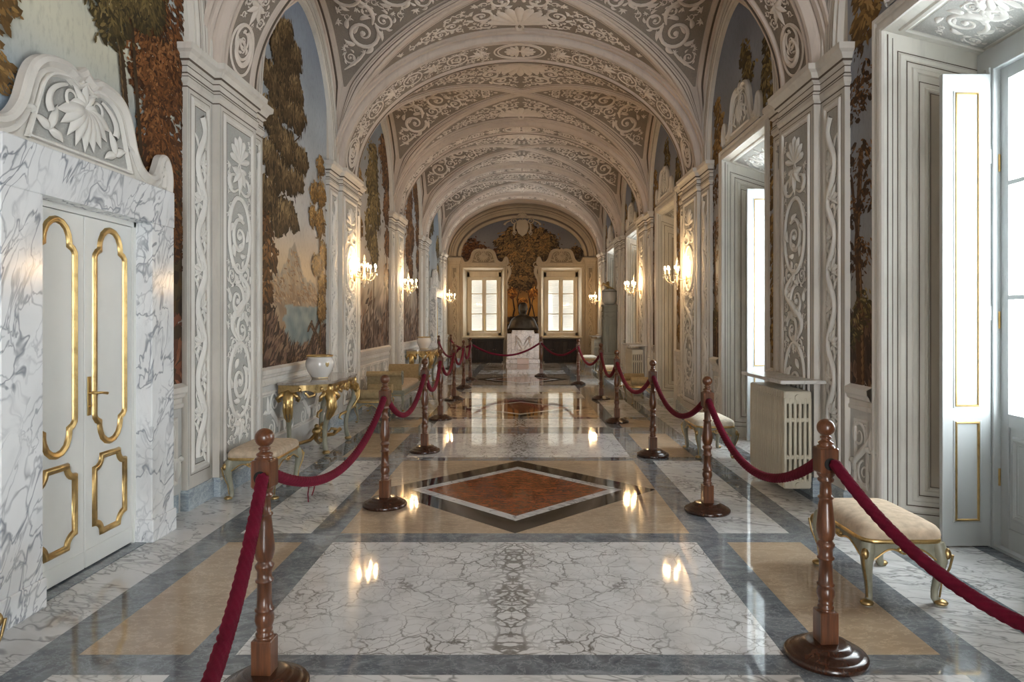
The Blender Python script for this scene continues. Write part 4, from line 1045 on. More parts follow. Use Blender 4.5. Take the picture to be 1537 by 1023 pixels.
def gilt_panel(g, M, u0, u1, v0, v1): frame(g, M, u0, u1, v0, v1, [(0,0),(.004,.008),(.012,.009),(.018,0)], 0)
def shutter(root, sg, name='folding_shutter'):
    y0, y1 = sorted((sg*.437, sg*.475)); m = MB(); m.box(.20, .535, y0, y1, .012, 3.33, 0, .003)
    for v0, v1 in ((.99,3.20),(.186,.888)):
        frame(m, (lambda u, v, h: (u, sg*(.437-h), v)), .275, .475, v0-.01, v1+.01, [(0,.0),(.004,.004),(.012,.0045),(.016,.0)], 0)
    o = m.build(name, MT['paint_grey'], root); g = MB()
    for v0, v1 in ((.99,3.20),(.186,.888)): gilt_panel(g, lambda u, v, h: (u, sg*(.437-h-.001), v), .288, .462, v0, v1)
    g.build('gilt_moulding', MT['gilt'], o); h = MB()
    for z in (.55, 1.65, 2.75): h.tube([(.541,sg*.445,z-.05),(.541,sg*.445,z+.05)], .009, 8, 0)
    h.build('hinge', MT['paint_grey'], o)
def build_window(name):
    root = empty(name, (A, 0, 0), kind='structure'); embrasure(root)
    m = MB()
    for sg in (-1, 1):
        a, b = sorted((sg*.425, sg*.60)); m.box(.55, .70, a, b, 0, 3.52, 0, .004); a, b = sorted((sg*.445, sg*.47)); m.box(.535, .55, a, b, 0, 3.38, 0, .004)
        a, b = sorted((sg*.50, sg*.53)); m.box(.54, .55, a, b, 0, 3.38, 0, .004)
    m.box(.55, .70, -.60, .60, 3.36, 3.52, 0, .004); m.box(.55, .72, -.6, .6, 0, .02, 0)
    m.build('casing', MT['paint_grey'], root)
    for sg in (-1, 1):
        a, b = sorted((sg*.004, sg*.423)); m = MB(); x0, x1 = .60, .645
        m.box(x0, x1, a, a+.075, .022, 3.355, 0, .003); m.box(x0, x1, b-.075, b, .022, 3.355, 0, .003)
        for z0, z1 in ((.022,.16),(.86,.95),(3.27,3.355),(1.74,1.77),(2.53,2.56)): m.box(x0, x1, a+.075, b-.075, z0, z1, 0)
        m.box(x0+.014, x1-.012, a+.07, b-.07, .15, .87, 0); frame(m, lambda u, v, h: (x0+.014-h, u, v), a+.10, b-.10, .22, .80, FR, 0)
        lf = m.build('casement', MT['paint_grey'], root); p = MB()
        p.box(.620, .624, a+.07, b-.07, .94, 3.28, 0); p.build('pane', MT['glass'], lf)
        h = MB()
        for z in (.5, 1.6, 2.7): h.tube([(.592,sg*.424,z-.06),(.592,sg*.424,z+.06)], .008, 8, 0)
        if sg > 0: h.tube([(.59,.05,.6),(.59,.05,2.6)], .007, 8, 0); h.tube([(.585,.05,1.15),(.56,.05,1.15),(.552,.05,1.1),(.552,.05,1.02)], .009, 8, 0)
        h.build('bolt_and_hinges', MT['brass'], lf)
    shutter(root, 1); shutter(root, -1)
    cartouche(lambda u, v, h: (-h, -u, v), 0, 3.94, .70, .95, root, [MT['plaster'], MT['plaster_lt'], MT['relief'], MT['ground']], .05)
    return root
win = build_window('window_1'); first = True; wi = 1
lit = [c for c, l in WIN if l]
for c in [4.365, 8.57, 17.35, 21.55, -.15, -4.25, -6.25]:
    o = win if first else copy_tree(win); first = False
    o.name = 'window_%d' % (wi if wi < 6 else wi+2); wi += 1; o.location = (A, c, 0)
# closed dark doorway in the second open bay on the right
r = empty('door_2', (A, 13.25, 0), kind='structure'); embrasure(r)
for sg in (-1, 1):
    a, b = sorted((sg*.003, sg*.60)); m = MB(); m.box(.52, .57, a, b, .01, 3.53, 0, .003)
    W = lambda u, v, h: (.52-h, u, v)
    for v0, v1 in ((.2,1.0),(1.15,2.4),(2.55,3.35)): frame(m, W, a+.09, b-.09, v0, v1, FR, 0)
    m.build('door_leaf', MT['embrasure'], r)
cartouche(lambda u, v, h: (-h, -u, v), 0, 3.94, .70, .95, r, [MT['plaster'], MT['plaster_lt'], MT['relief'], MT['ground']], .05)
# right dado runs between openings and pilasters
for k in range(1, 6):
    for a, b in ((PIL[k][1], WIN[k][0]-HW-.15), (WIN[k][0]+HW+.15, PIL[k+1][0])):
        if b-a > .12: dado(1, a, b, wall_right)
dado(1, 24.4, 25.6, wall_right)

# ------------------------------------------------------------------ end wall
def build_end_window(name, xc, hw):
    root = empty(name, (xc, YE, 0), kind='structure'); m = MB(); z0, z1 = .95, 3.55; bw, y1 = .63, .55
    C4 = [(-hw,0,z0),(hw,0,z0),(hw,0,z1),(-hw,0,z1)]; B4 = [(-bw,y1,1.02),(bw,y1,1.02),(bw,y1,3.42),(-bw,y1,3.42)]
    for i in range(4):
        j = (i+1) % 4; m.add([C4[i], C4[j], B4[j], B4[i]], [(0,1,2,3)], 0, False)
    m.box(-hw-.03, hw+.03, -.07, .10, .93, .985, 0, .006)
    m.build('embrasure', MT['end_frame'], root); f = MB(); yf = .40
    f.box(-.64, -.55, yf, yf+.12, 1.0, 3.42, 0, .004); f.box(.55, .64, yf, yf+.12, 1.0, 3.42, 0, .004); f.box(-.64, .64, yf, yf+.12, 3.22, 3.45, 0, .004); f.box(-.64, .64, yf, yf+.12, .98, 1.12, 0, .004)
    f.box(-.66, .66, yf-.04, yf+.02, 3.20, 3.235, 0, .004)
    f.build('window_frame', MT['end_frame'], root)
    for sg in (-1, 1):
        a, b = sorted((sg*.003, sg*.549)); q = MB(); ya, yb = yf+.02, yf+.065
        q.box(a, a+.075, ya, yb, 1.125, 3.2, 0, .003); q.box(b-.075, b, ya, yb, 1.125, 3.2, 0, .003)
        for za, zb in ((1.125,1.2),(3.11,3.2),(1.815,1.845),(2.58,2.61)): q.box(a+.075, b-.075, ya, yb, za, zb, 0)
        lf = q.build('casement', MT['end_frame'], root); p = MB(); p.box(a+.07, b-.07, ya+.02, ya+.024, 1.19, 3.12, 0); p.build('pane', MT['glass'], lf)
        h = MB(); h.tube([(sg*.02, ya-.012, 1.2),(sg*.02, ya-.012, 1.75)], .012, 8, 0) if sg > 0 else h.tube([(-.03,ya-.01,1.5),(-.03,ya-.01,1.56)], .008, 8, 0)
        h.build('bolt', MT['brass'], lf)
    s = MB(); z = 1.05
    while z < 3.40:
        s.add([(-.66,.74,z),(.66,.74,z),(.66,.785,z-.056),(-.66,.785,z-.056),(-.66,.742,z+.007),(.66,.742,z+.007),(.66,.787,z-.049),(-.66,.787,z-.049)], [(0,1,2,3),(7,6,5,4),(0,4,5,1),(2,6,7,3)], 0, False); z += .055
    for x in (-.66, -.02, .62): s.box(x, x+.04, .735, .79, 1.0, 3.45, 0)
    s.build('louvred_shutter', MT['louver'], root)
    a = MB(); W = lambda u, v, h: (u, -h, v); pts = [(hw,.12),(hw,3.55),(-hw,3.55),(-hw,.12)]
    cols = [[(x, zz, h) for x, zz in offset_path(pts, o_, False)] for o_, h in WT]
    a.grid([[W(*cols[j][i]) for i in range(4)] for j in range(len(WT))], len(WT), 4, 0, False)
    a.build('architrave', MT['end_plaster'], root)
    cartouche(lambda u, v, h: (u, -h, v), 0, 3.66, .88, .95, root, [MT['end_plaster'], MT['end_plaster'], MT['end_plaster'], MT['end_ground']], .05)
    sgn = 1 if xc < 0 else -1; v = MB()                          # long scroll hanging on the inner side
    st = [(sgn*(hw+.16+.07*sin(t*PI*2)*(1-.3*t)), 3.62-.85*t, .15*(1-.45*t)) for t in [i/20 for i in range(21)]]
    carve(v, W, [st, spiral(sgn*(hw+.10), 2.84, .10, 1.3, 0, sgn, .4), spiral(sgn*(hw+.2), 3.66, .13, 1.4, 0, -sgn, .35)], .05); v.build('volute', MT['end_plaster'], root)
    return root
build_end_window('window_6', *EW[0]); build_end_window('window_7', *EW[1])
m = MB(); M = endM(); n = 72
EA = [(0,.03),(.03,.075),(.12,.085),(.14,.055),(.22,.055),(.25,.08),(.36,.085),(.38,.06),(.46,.06),(.49,.08),(.58,.07),(.60,0)]
for j in range(len(EA)-1):
    m.grid([[M((2.78-.80*t)*-cos(PI*i/n), 3.98+(1.93-.85*t)*sin(PI*i/n), h) for t, h in EA[j:j+2]] for i in range(n+1)], n+1, 2, 1 if j in (2, 7) else 0, False)
m.build('arch_moulding', [MT['end_plaster'], MT['shadow_line']], wall_far)
for sg in (-1, 1):
    p = MB(); a, b = sorted((sg*2.36, sg*2.72)); p.box(a, b, YE-.09, YE+.02, 0, 3.82, 0, .006)
    sweep_plan(p, [(b, YE+.02),(b, YE-.09),(a, YE-.09),(a, YE+.02)][::-1], [(0,3.70),(.015,3.72),(.02,3.78),(.06,3.84),(.07,3.93),(-.1,3.95)], 0)
    frame(p, endM(.09), a+.06, b-.06, .35, 3.6, FR, 0); panel(p, endM(.09), a+.11, b-.11, .4, 3.55, .003, 1)
    o = p.build('end_pilaster', [MT['end_plaster'], MT['end_ground']], wall_far); r = MB(); r.contour = 1; Mx = endM(.092)
    carve(r, lambda u, v, h: Mx(u+(a+b)/2, v, h), [[(x*.7, y, w*.8) for x, y, w in s] for s in strip_relief()], .018); r.build('husk_relief', [MT['end_plaster'], MT['end_contour']], o)
    q = MB(); q.box(min(sg*2.36, sg*2.72)-.02, max(sg*2.36, sg*2.72)+.02, YE-.11, YE, 0, .17, 0); q.build('end_plinth', MT['base_marble'], wall_far)
# cartouche with blank shield at the crown of the end arch
r = MB(); r.contour = 1; rnd = random.Random(3); sh = [(-.2,5.28),(-.1,5.36),(0,5.32),(.1,5.36),(.2,5.28),(.235,5.05),(.16,4.84),(0,4.72),(-.16,4.84),(-.235,5.05)]
r.prism(sh, M, .04, .13, 0); S = []
for sg in (-1, 1):
    S += [spiral(sg*.30, 5.30, .13, 1.5, PI/2, -sg, .36), spiral(sg*.28, 4.86, .09, 1.3, -PI/2, sg, .36), curl(sg*.22, 5.4, PI/2+sg*.3, .3, .06, sg*2.6), curl(sg*.40, 5.32, -sg*.2+(PI if sg < 0 else 0), .34, .07, -sg*1.2), wave([(sg*(.27+.04*sin(t*PI)), 5.25-.45*t) for t in [i/10 for i in range(11)]], .08)]
S += shell(0, 5.42, PI/2, .2, 7) + [[(x*.72, 5.05+(y-5.05)*.75, .03) for x, y in sh+[sh[0]]]]
carve(r, endM(.09), S, .05); r.build('crest_cartouche', [MT['end_plaster'], MT['end_contour']], wall_far)
# ------------------------------------------------------------------ rope barrier
def build_post():
    root = empty('stanchion'); z = empty
    b = MB(); b.lathe([(.0,0),(.182,0),(.188,.008),(.188,.022),(.180,.032),(.165,.036),(.158,.040),(.150,.050),(.125,.058),(.118,.062),(.108,.074),(.085,.080),(.0,.082)], n=40); b.build('base', MT['wood_dark'], root)
    p = MB(); p.box(-.043, .043, -.043, .043, .075, .225, 0, .004)
    P = [(.040,.225),(.030,.232),(.037,.237),(.037,.246),(.029,.252),(.034,.262),(.034,.268),(.030,.274),(.036,.285),(.041,.305),(.039,.325),(.033,.340),(.040,.345),(.041,.352),(.033,.358),(.031,.40),(.030,.465),(.038,.470),(.039,.477),(.031,.483),(.031,.515),(.040,.533),(.041,.541),(.031,.552),(.029,.560),(.036,.568),(.036,.574),(.040,.585),(.043,.605),(.042,.63),(.036,.68),(.031,.73),(.029,.752),(.036,.757),(.036,.764),(.027,.770),(.025,.83),(.036,.838),(.038,.848),(.030,.856),(.040,.868),(.041,.88)]
    p.lathe(P, n=24); p.build('turned_shaft', MT['wood'], root)
    k = MB(); k.box(-.044, .044, -.044, .044, .878, .998, 0, .006)
    k.lathe([(.042,.998),(.040,1.004),(.030,1.010),(.035,1.016),(.035,1.022),(.022,1.030),(.019,1.036),(.026,1.042),(.026,1.047),(.018,1.052),(.018,1.056)], n=22); k.build('top_block', MT['wood'], root)
    s = MB(); s.sphere((0,0,1.091), .041, 22); s.build('ball_finial', MT['wood'], root)
    for sg in (-1, 1):
        h = MB(); h.tube([(0,sg*.0435,.925),(0,sg*.0455,.925)], .029, 18, 0); h.build('rope_hole_shade', MT['gap_shade'], root)  # black disc on the block stands in for the shaded rope hole
    return root
post = build_post(); post_used = []
POSTS = {'L0': (-.52,.62), 'L1': (-1.056,2.96), 'L2': (-1.13,5.88), 'L3': (-1.14,8.3), 'L4': (-1.28,11.0), 'L5': (-1.34,13.7), 'L6': (-1.35,16.0), 'L7': (-1.37,18.2), 'M1': (-2.56,21.0), 'M2': (-2.36,22.6),
         'R0': (2.05,1.35), 'R1': (1.50,3.24), 'R2': (1.60,5.71), 'R3': (1.585,8.05), 'R4': (1.515,10.68), 'R5': (1.62,13.8), 'R6': (1.41,17.0), 'R7': (.55,19.5)}
ROPES = [('L0','L1',.36),('L1','L2',.27),('L2','L3',.29),('L3','L4',.30),('L4','L5',.30),('L5','L6',.28),('L6','L7',.28),('M1','L6',.30),('M2','L7',.14),('L7','R7',.30),('R7','R6',.26),
         ('R0','R1',.36),('R1','R2',.30),('R2','R3',.27),('R3','R4',.30),('R4','R5',.32),('R5','R6',.32)]
PL = {'L1': 'turned wooden rope post at bottom left, cut by the frame edge', 'L2': 'wooden rope post at the left corner of the floor diamond', 'L3': 'wooden rope post in front of the near left gold-beige settee', 'L4': 'fourth rope post along the left, beside the far end of the settee',
      'L5': 'fifth rope post along the left side, thin against the shiny floor', 'L6': 'sixth rope post along the left, where a rope branches to the wall', 'L7': 'last rope post of the left row, at the far floor diamond', 'M1': 'far rope post close to the left wall past the second console', 'M2': 'rope post deepest on the left, behind the branching rope',
      'R1': 'large dark rope post beside the near right stool', 'R2': 'wooden rope post right of the diamond, in front of the radiator', 'R3': 'third rope post on the right, left of the ivory stool', 'R4': 'fourth rope post on the right, before the ochre bench', 'R5': 'fifth rope post on the right, below the tall grey cabinet', 'R6': 'sixth rope post on the right, lit at its foot by window light', 'R7': 'rope post standing alone before the marble pedestal'}
A_USE = {}
for a, b, s in ROPES:
    A_USE.setdefault(a, []).append(b); A_USE.setdefault(b, []).append(a)
for key, (x, y) in POSTS.items():
    if key in ('L0', 'R0'): continue
    instance(post, post_used, (x, y, 0), .06 if key[0] == 'R' else -.05, PL[key], 'turned rope posts')['category'] = 'stanchion'
RL = {('L0','L1'): 'crimson twisted rope rising from bottom edge to the lower left post', ('L1','L2'): 'crimson rope in front of the left stool, between the first two left posts', ('L2','L3'): 'crimson rope hanging across the front of the ochre bench and settee', ('L3','L4'): 'crimson rope sagging past the far arm of the settee', ('L4','L5'): 'crimson rope between fourth and fifth left posts', ('L5','L6'): 'crimson rope between fifth and sixth left posts', ('L6','L7'): 'crimson rope between the last two posts of the left row', ('M1','L6'): 'rope slung from the sixth left post to the post by the left wall', ('M2','L7'): 'almost straight rope reaching to the deepest left post',
      ('L7','R7'): 'long rope closing the hall in front of the bust pedestal', ('R7','R6'): 'rope right of the pedestal in front of the right dark cabinet', ('R0','R1'): 'dark crimson rope crossing in front of the near right stool', ('R1','R2'): 'crimson rope hanging across the near radiator', ('R2','R3'): 'crimson rope left of the ivory stool, beyond the radiator', ('R3','R4'): 'crimson rope in front of the right ochre bench', ('R4','R5'): 'crimson rope between fourth and fifth right posts', ('R5','R6'): 'crimson rope between fifth and sixth right posts'}
def gap(k, u):
    yw = .06 if k[0] == 'R' else -.05; x, y = abs(u.x*cos(yw)+u.y*sin(yw)), abs(-u.x*sin(yw)+u.y*cos(yw)); c, s = max(x, y), min(x, y)
    return (.0460+.028*s)/c+.001
for a, b, sag in ROPES:
    pa, pb = Vector((*POSTS[a], .925)), Vector((*POSTS[b], .925)); side = (a, b) == ('M1','L6'); PB0 = pb.copy()
    if side: pb = pb+Vector((-.11,-.03,0))
    d = (pb-pa); L = d.length; u = d.normalized()
    near = min(pa.y, pb.y) < 6; n = int(L/.011) if near else int(L/.05)
    uu = Vector((u.x,u.y,0)); q0, q1 = gap(a, uu), gap(b, uu); p0, p1 = pa+u*(q0+.014), pb-u*(q1+.014); pts = []
    for i in range(n+1):
        t = i/n; p = p0.lerp(p1, t); p.z -= sag*4*t*(1-t); pts.append(tuple(p))
    pts = [tuple(pa+u*q0)]+pts+[tuple(pb-u*q1)]
    if side: pts = pts[:-1]+[tuple(PB0+Vector((-.085,.012,0))), tuple(PB0+Vector((-.072,.010,0)))]
    m = MB(); m.tube(pts, .027, 24 if near else 12, 0, lobes=6 if near else 0, twist=-24, depth=.34)
    ro = m.build('barrier_rope', MT['rope'], **{'label': RL[(a, b)], 'category': 'rope', 'group': 'crimson barrier ropes'})
    if (a, b) == ('L1','L2'):
        q = Vector(pts[int(len(pts)*.22)]); th = MB()
        for dx, l in ((0,.085),(.03,.05)): th.tube([(q.x+dx, q.y, q.z-.024),(q.x+dx-.006, q.y, q.z-.024-l*.5),(q.x+dx*.6-.004, q.y+.004, q.z-.024-l)], .003, 6, 0)
        th.build('loose_threads', MT['rope'], ro)

# ------------------------------------------------------------------ upholstered stools with cabriole legs
def cushion(m, lx, ly, z0, h, rim=.03, n=28, crown=.6):
    """rounded pad; superellipse footprint"""
    def sup(a, e=.28): c, s = cos(a), sin(a); return (math.copysign(abs(c)**e, c), math.copysign(abs(s)**e, s))
    rings = [(1.0,0),(1.015,.22),(1.0,.45),(.95,.62),(.82,.78),(.6,.90),(.35,.97),(.12,1.0)]; K = 48
    P = [[(lx/2*k*sup(2*PI*i/K)[0], ly/2*k*sup(2*PI*i/K)[1], z0+h*z) for i in range(K)] for k, z in rings]
    m.grid(P, len(rings), K, 0, True, closed_v=True); m.add(P[-1], [tuple(range(K))], 0, True); m.add(P[0], [tuple(range(K-1,-1,-1))], 0, False)
def cab_leg(m, x, y, sx, sy, h, r0=.030):
    C_ = [(0,0,1.0,1.0),(.004,.0,.93,1.12),(.011,0,.82,1.12),(.013,0,.70,.95),(.007,0,.55,.76),(-.002,0,.38,.62),(-.010,0,.22,.55),(-.010,0,.10,.57),(.002,0,.045,.68),(.010,0,.018,.85),(.010,0,.0,.80)]
    m.tube([(x+sx*q[0], y+sy*q[0], h*q[2]) for q in C_], [r0*q[3] for q in C_], 12, 0)
def build_stool(lx=.46, ly=.68, hz=.37, fabric='fabric', name='stool', pad=.10, fd='frame_paint', leg=.035):
    root = empty(name); c = MB(); cushion(c, lx, ly, hz, pad); c.build('seat_cushion', MT[fabric], root)
    t = MB(); K = 48
    def sup(a, e=.28): cc, s = cos(a), sin(a); return (math.copysign(abs(cc)**e, cc), math.copysign(abs(s)**e, s))
    ring = [(lx/2*1.012*sup(2*PI*i/K)[0], ly/2*1.012*sup(2*PI*i/K)[1]) for i in range(K)]
    P = [[(x*k, y*k, z) for x, y in ring] for k, z in ((.97,hz-.022),(1.0,hz-.018),(1.006,hz-.008),(1.0,hz+.004),(.97,hz+.008))]
    t.grid(P, 5, K, 0, True, closed_v=True); t.add(P[0], [tuple(range(K-1,-1,-1))], 0, False); t.build('gilt_rail', MT['gilt'], root)
    a = MB(); ix, iy = lx/2-.022, ly/2-.022; g = MB()
    for (L, fixed, ax) in ((lx-.10, iy, 'x'), (lx-.10, -iy, 'x'), (ly-.10, ix, 'y'), (ly-.10, -ix, 'y')):
        n = 24; rows = []
        for i in range(n+1):
            q = i/n; e = hz-.055-.05*(abs(2*q-1)**1.6)-.012*cos(q*4*PI)-.016*math.exp(-((q-.5)/.09)**2)
            o = (q-.5)*L; ps = []
            for off, zz in ((-.009, hz-.02), (.009, hz-.02), (.009, e), (-.009, e)):
                s = fixed+off*(1 if fixed > 0 else -1); ps.append((o, s, zz) if ax == 'x' else (s, o, zz))
            rows.append(ps)
        a.grid(rows, n+1, 4, 0, False, closed_v=True)
        path = []
        for i in range(n+1):
            q = i/n; e = hz-.055-.05*(abs(2*q-1)**1.6)-.012*cos(q*4*PI)-.016*math.exp(-((q-.5)/.09)**2); o = (q-.5)*L; s = fixed+(.010 if fixed > 0 else -.010)
            path.append((o, s, e+.004) if ax == 'x' else (s, o, e+.004))
        g.tube(path, .0055, 6, 0)
        mid = (0, fixed+(.012 if fixed > 0 else -.012), hz-.055) if ax == 'x' else (fixed+(.012 if fixed > 0 else -.012), 0, hz-.055)
        for w in (-.03, 0, .03): g.sphere((mid[0]+(w if ax == 'x' else 0), mid[1]+(w if ax == 'y' else 0), mid[2]-abs(w)*.2+.006), .016, 8, 0, 1, 1, .8)
    ap = a.build('apron', MT[fd], root); g.build('gilt_edging', MT['gilt'], ap)
    for sx in (-1, 1):
        for sy in (-1, 1):
            l = MB(); x, y = sx*(lx/2-.035), sy*(ly/2-.035); cab_leg(l, x, y, sx, sy, hz-.02, leg); o = l.build('leg', MT[fd], root)
            f = MB(); f.sphere((x+sx*.013, y+sy*.013, .017), leg*.92, 12, 0, 1.15, 1.15, .56)
            f.tube([(x+sx*(.026+leg*.8), y+sy*(.026+leg*.8), hz*.80),(x+sx*(.022+leg*.62), y+sy*(.022+leg*.62), hz*.6),(x+sx*(.0+leg*.45), y+sy*(.0+leg*.45), hz*.35),(x+sx*(-.006+leg*.4), y+sy*(-.006+leg*.4), hz*.12)], [.008,.007,.005,.006], 6, 0)
            f.sphere((x+sx*.034, y+sy*.034, hz*.80), .022, 10, 0, 1, 1, 1.5); f.build('gilt_foot', MT['gilt_dark'], o)
    return root
st1 = build_stool(); tag(st1, cat='stool'); su = []
instance(st1, su, (2.20,4.15,0), 0, 'large gold-beige stool with cabriole legs in front of the nearest window', 'upholstered stools')
instance(st1, su, (-2.36,6.40,0), 0, 'beige stool by the left wall pilaster, behind the leftmost post', 'upholstered stools')
st2 = build_stool(fabric='fabric_w'); tag(st2, cat='stool'); su2 = []
instance(st2, su2, (2.29,8.22,0), 0, 'ivory stool beneath the second window, past the near radiator', 'upholstered stools')
instance(st2, su2, (2.17,16.75,0), 0, 'white stool far along the right, below the tall grey cabinet', 'upholstered stools', 1.05)
instance(st2, su2, (2.10,21.6,0), 0, 'small white stool deepest on the right, by the farthest side window', 'upholstered stools', 1.05)
def build_bench():
    root = build_stool(.40, 1.0, .33, 'fabric_o', 'bench', .06, 'frame_paint', .022)
    for sg in (-1, 1):
        m = MB(); n = 16; P = []
        for i in range(9):
            x = -.2+.4*i/8; P.append([(x, sg*.455+.075*cos(2*PI*k/n), .44+.075*sin(2*PI*k/n)) for k in range(n)])
        m.grid(P, 9, n, 0, True, closed_v=True); m.add(P[0], [tuple(range(n))], 0, False); m.add(P[-1], [tuple(range(n))], 0, False)
        m.build('bolster', MT['fabric_o'], root)
    return root
bn = build_bench(); tag(bn, cat='bench'); bu = []
instance(bn, bu, (-2.36,11.1,0), 0, 'ochre bench with rolled ends between the near console and the settee', 'ochre benches')
instance(bn, bu, (2.30,13.45,0), 0, 'ochre bench with rolled ends in front of the closed dark doorway', 'ochre benches')

# ------------------------------------------------------------------ settee with two scrolled arms
def build_settee():
    root = empty('settee'); lx, ly, hz = .66, 1.95, .37; m = MB(); m.box(-lx/2, lx/2, -ly/2, ly/2, hz-.10, hz, 0, .012)
    fr = m.build('seat_frame', MT['frame_paint'], root); g = MB()
    for x in (-lx/2-.003, lx/2+.003): g.box(min(x,x*.99), max(x,x*.99), -ly/2+.05, ly/2-.05, hz-.088, hz-.080, 0)
    for y in (-ly/2-.004, ly/2): g.box(-lx/2+.05, lx/2-.05, y, y+.004, hz-.088, hz-.080, 0)
    g.build('gilt_line', MT['gilt'], fr)
    c = MB(); cushion(c, lx-.02, ly-.10, hz, .10); c.build('seat_cushion', MT['fabric'], root)
    for sg in (-1, 1):
        # arm: slab curving outward into a roll, profile in (y,z), swept over x
        prof = [(.0,0),(.01,.12),(.02,.22),(.0,.30),(-.05,.335),(-.10,.33),(-.125,.29),(-.11,.255),(-.075,.25),(-.06,.275),(-.05,.22),(-.045,.10),(-.04,0)]
        prof = smooth([(p[0], p[1]) for p in prof], 3); a = MB(); xs = [-lx/2+.015, lx/2-.04]
        P = [[(x, sg*(ly/2-.03-p[0]*1 if False else ly/2-.05-p[0]), hz+p[1]) for p in prof] for x in xs]
        a.grid(P, 2, len(prof), 0, True, closed_v=True)
        for P_ in P: a.add(P_, [tuple(range(len(prof)))], 0, False)
        am = a.build('scrolled_arm', MT['fabric_o'], root); r = MB()
        r.tube([(lx/2-.028, sg*(ly/2-.05-p[0]), hz+p[1]) for p in prof[3:-3]], .013, 8, 0); r.build('arm_trim', MT['frame_paint'], am)
    for sx in (-1, 1):
        for sy in (-1, 1):
            l = MB(); cab_leg(l, sx*(lx/2-.035), sy*(ly/2-.04), sx, sy, hz-.09, .028); o = l.build('leg', MT['frame_paint'], root)
            f = MB(); f.sphere((sx*(lx/2-.022), sy*(ly/2-.027), .016), .025, 10, 0, 1.1, 1.1, .6); f.build('gilt_foot', MT['gilt_dark'], o)
    return root
tag(build_settee(), 'gold-beige settee with two scrolled ochre arms and no back, by left wall', 'settee').location = (-2.36,12.9,0)

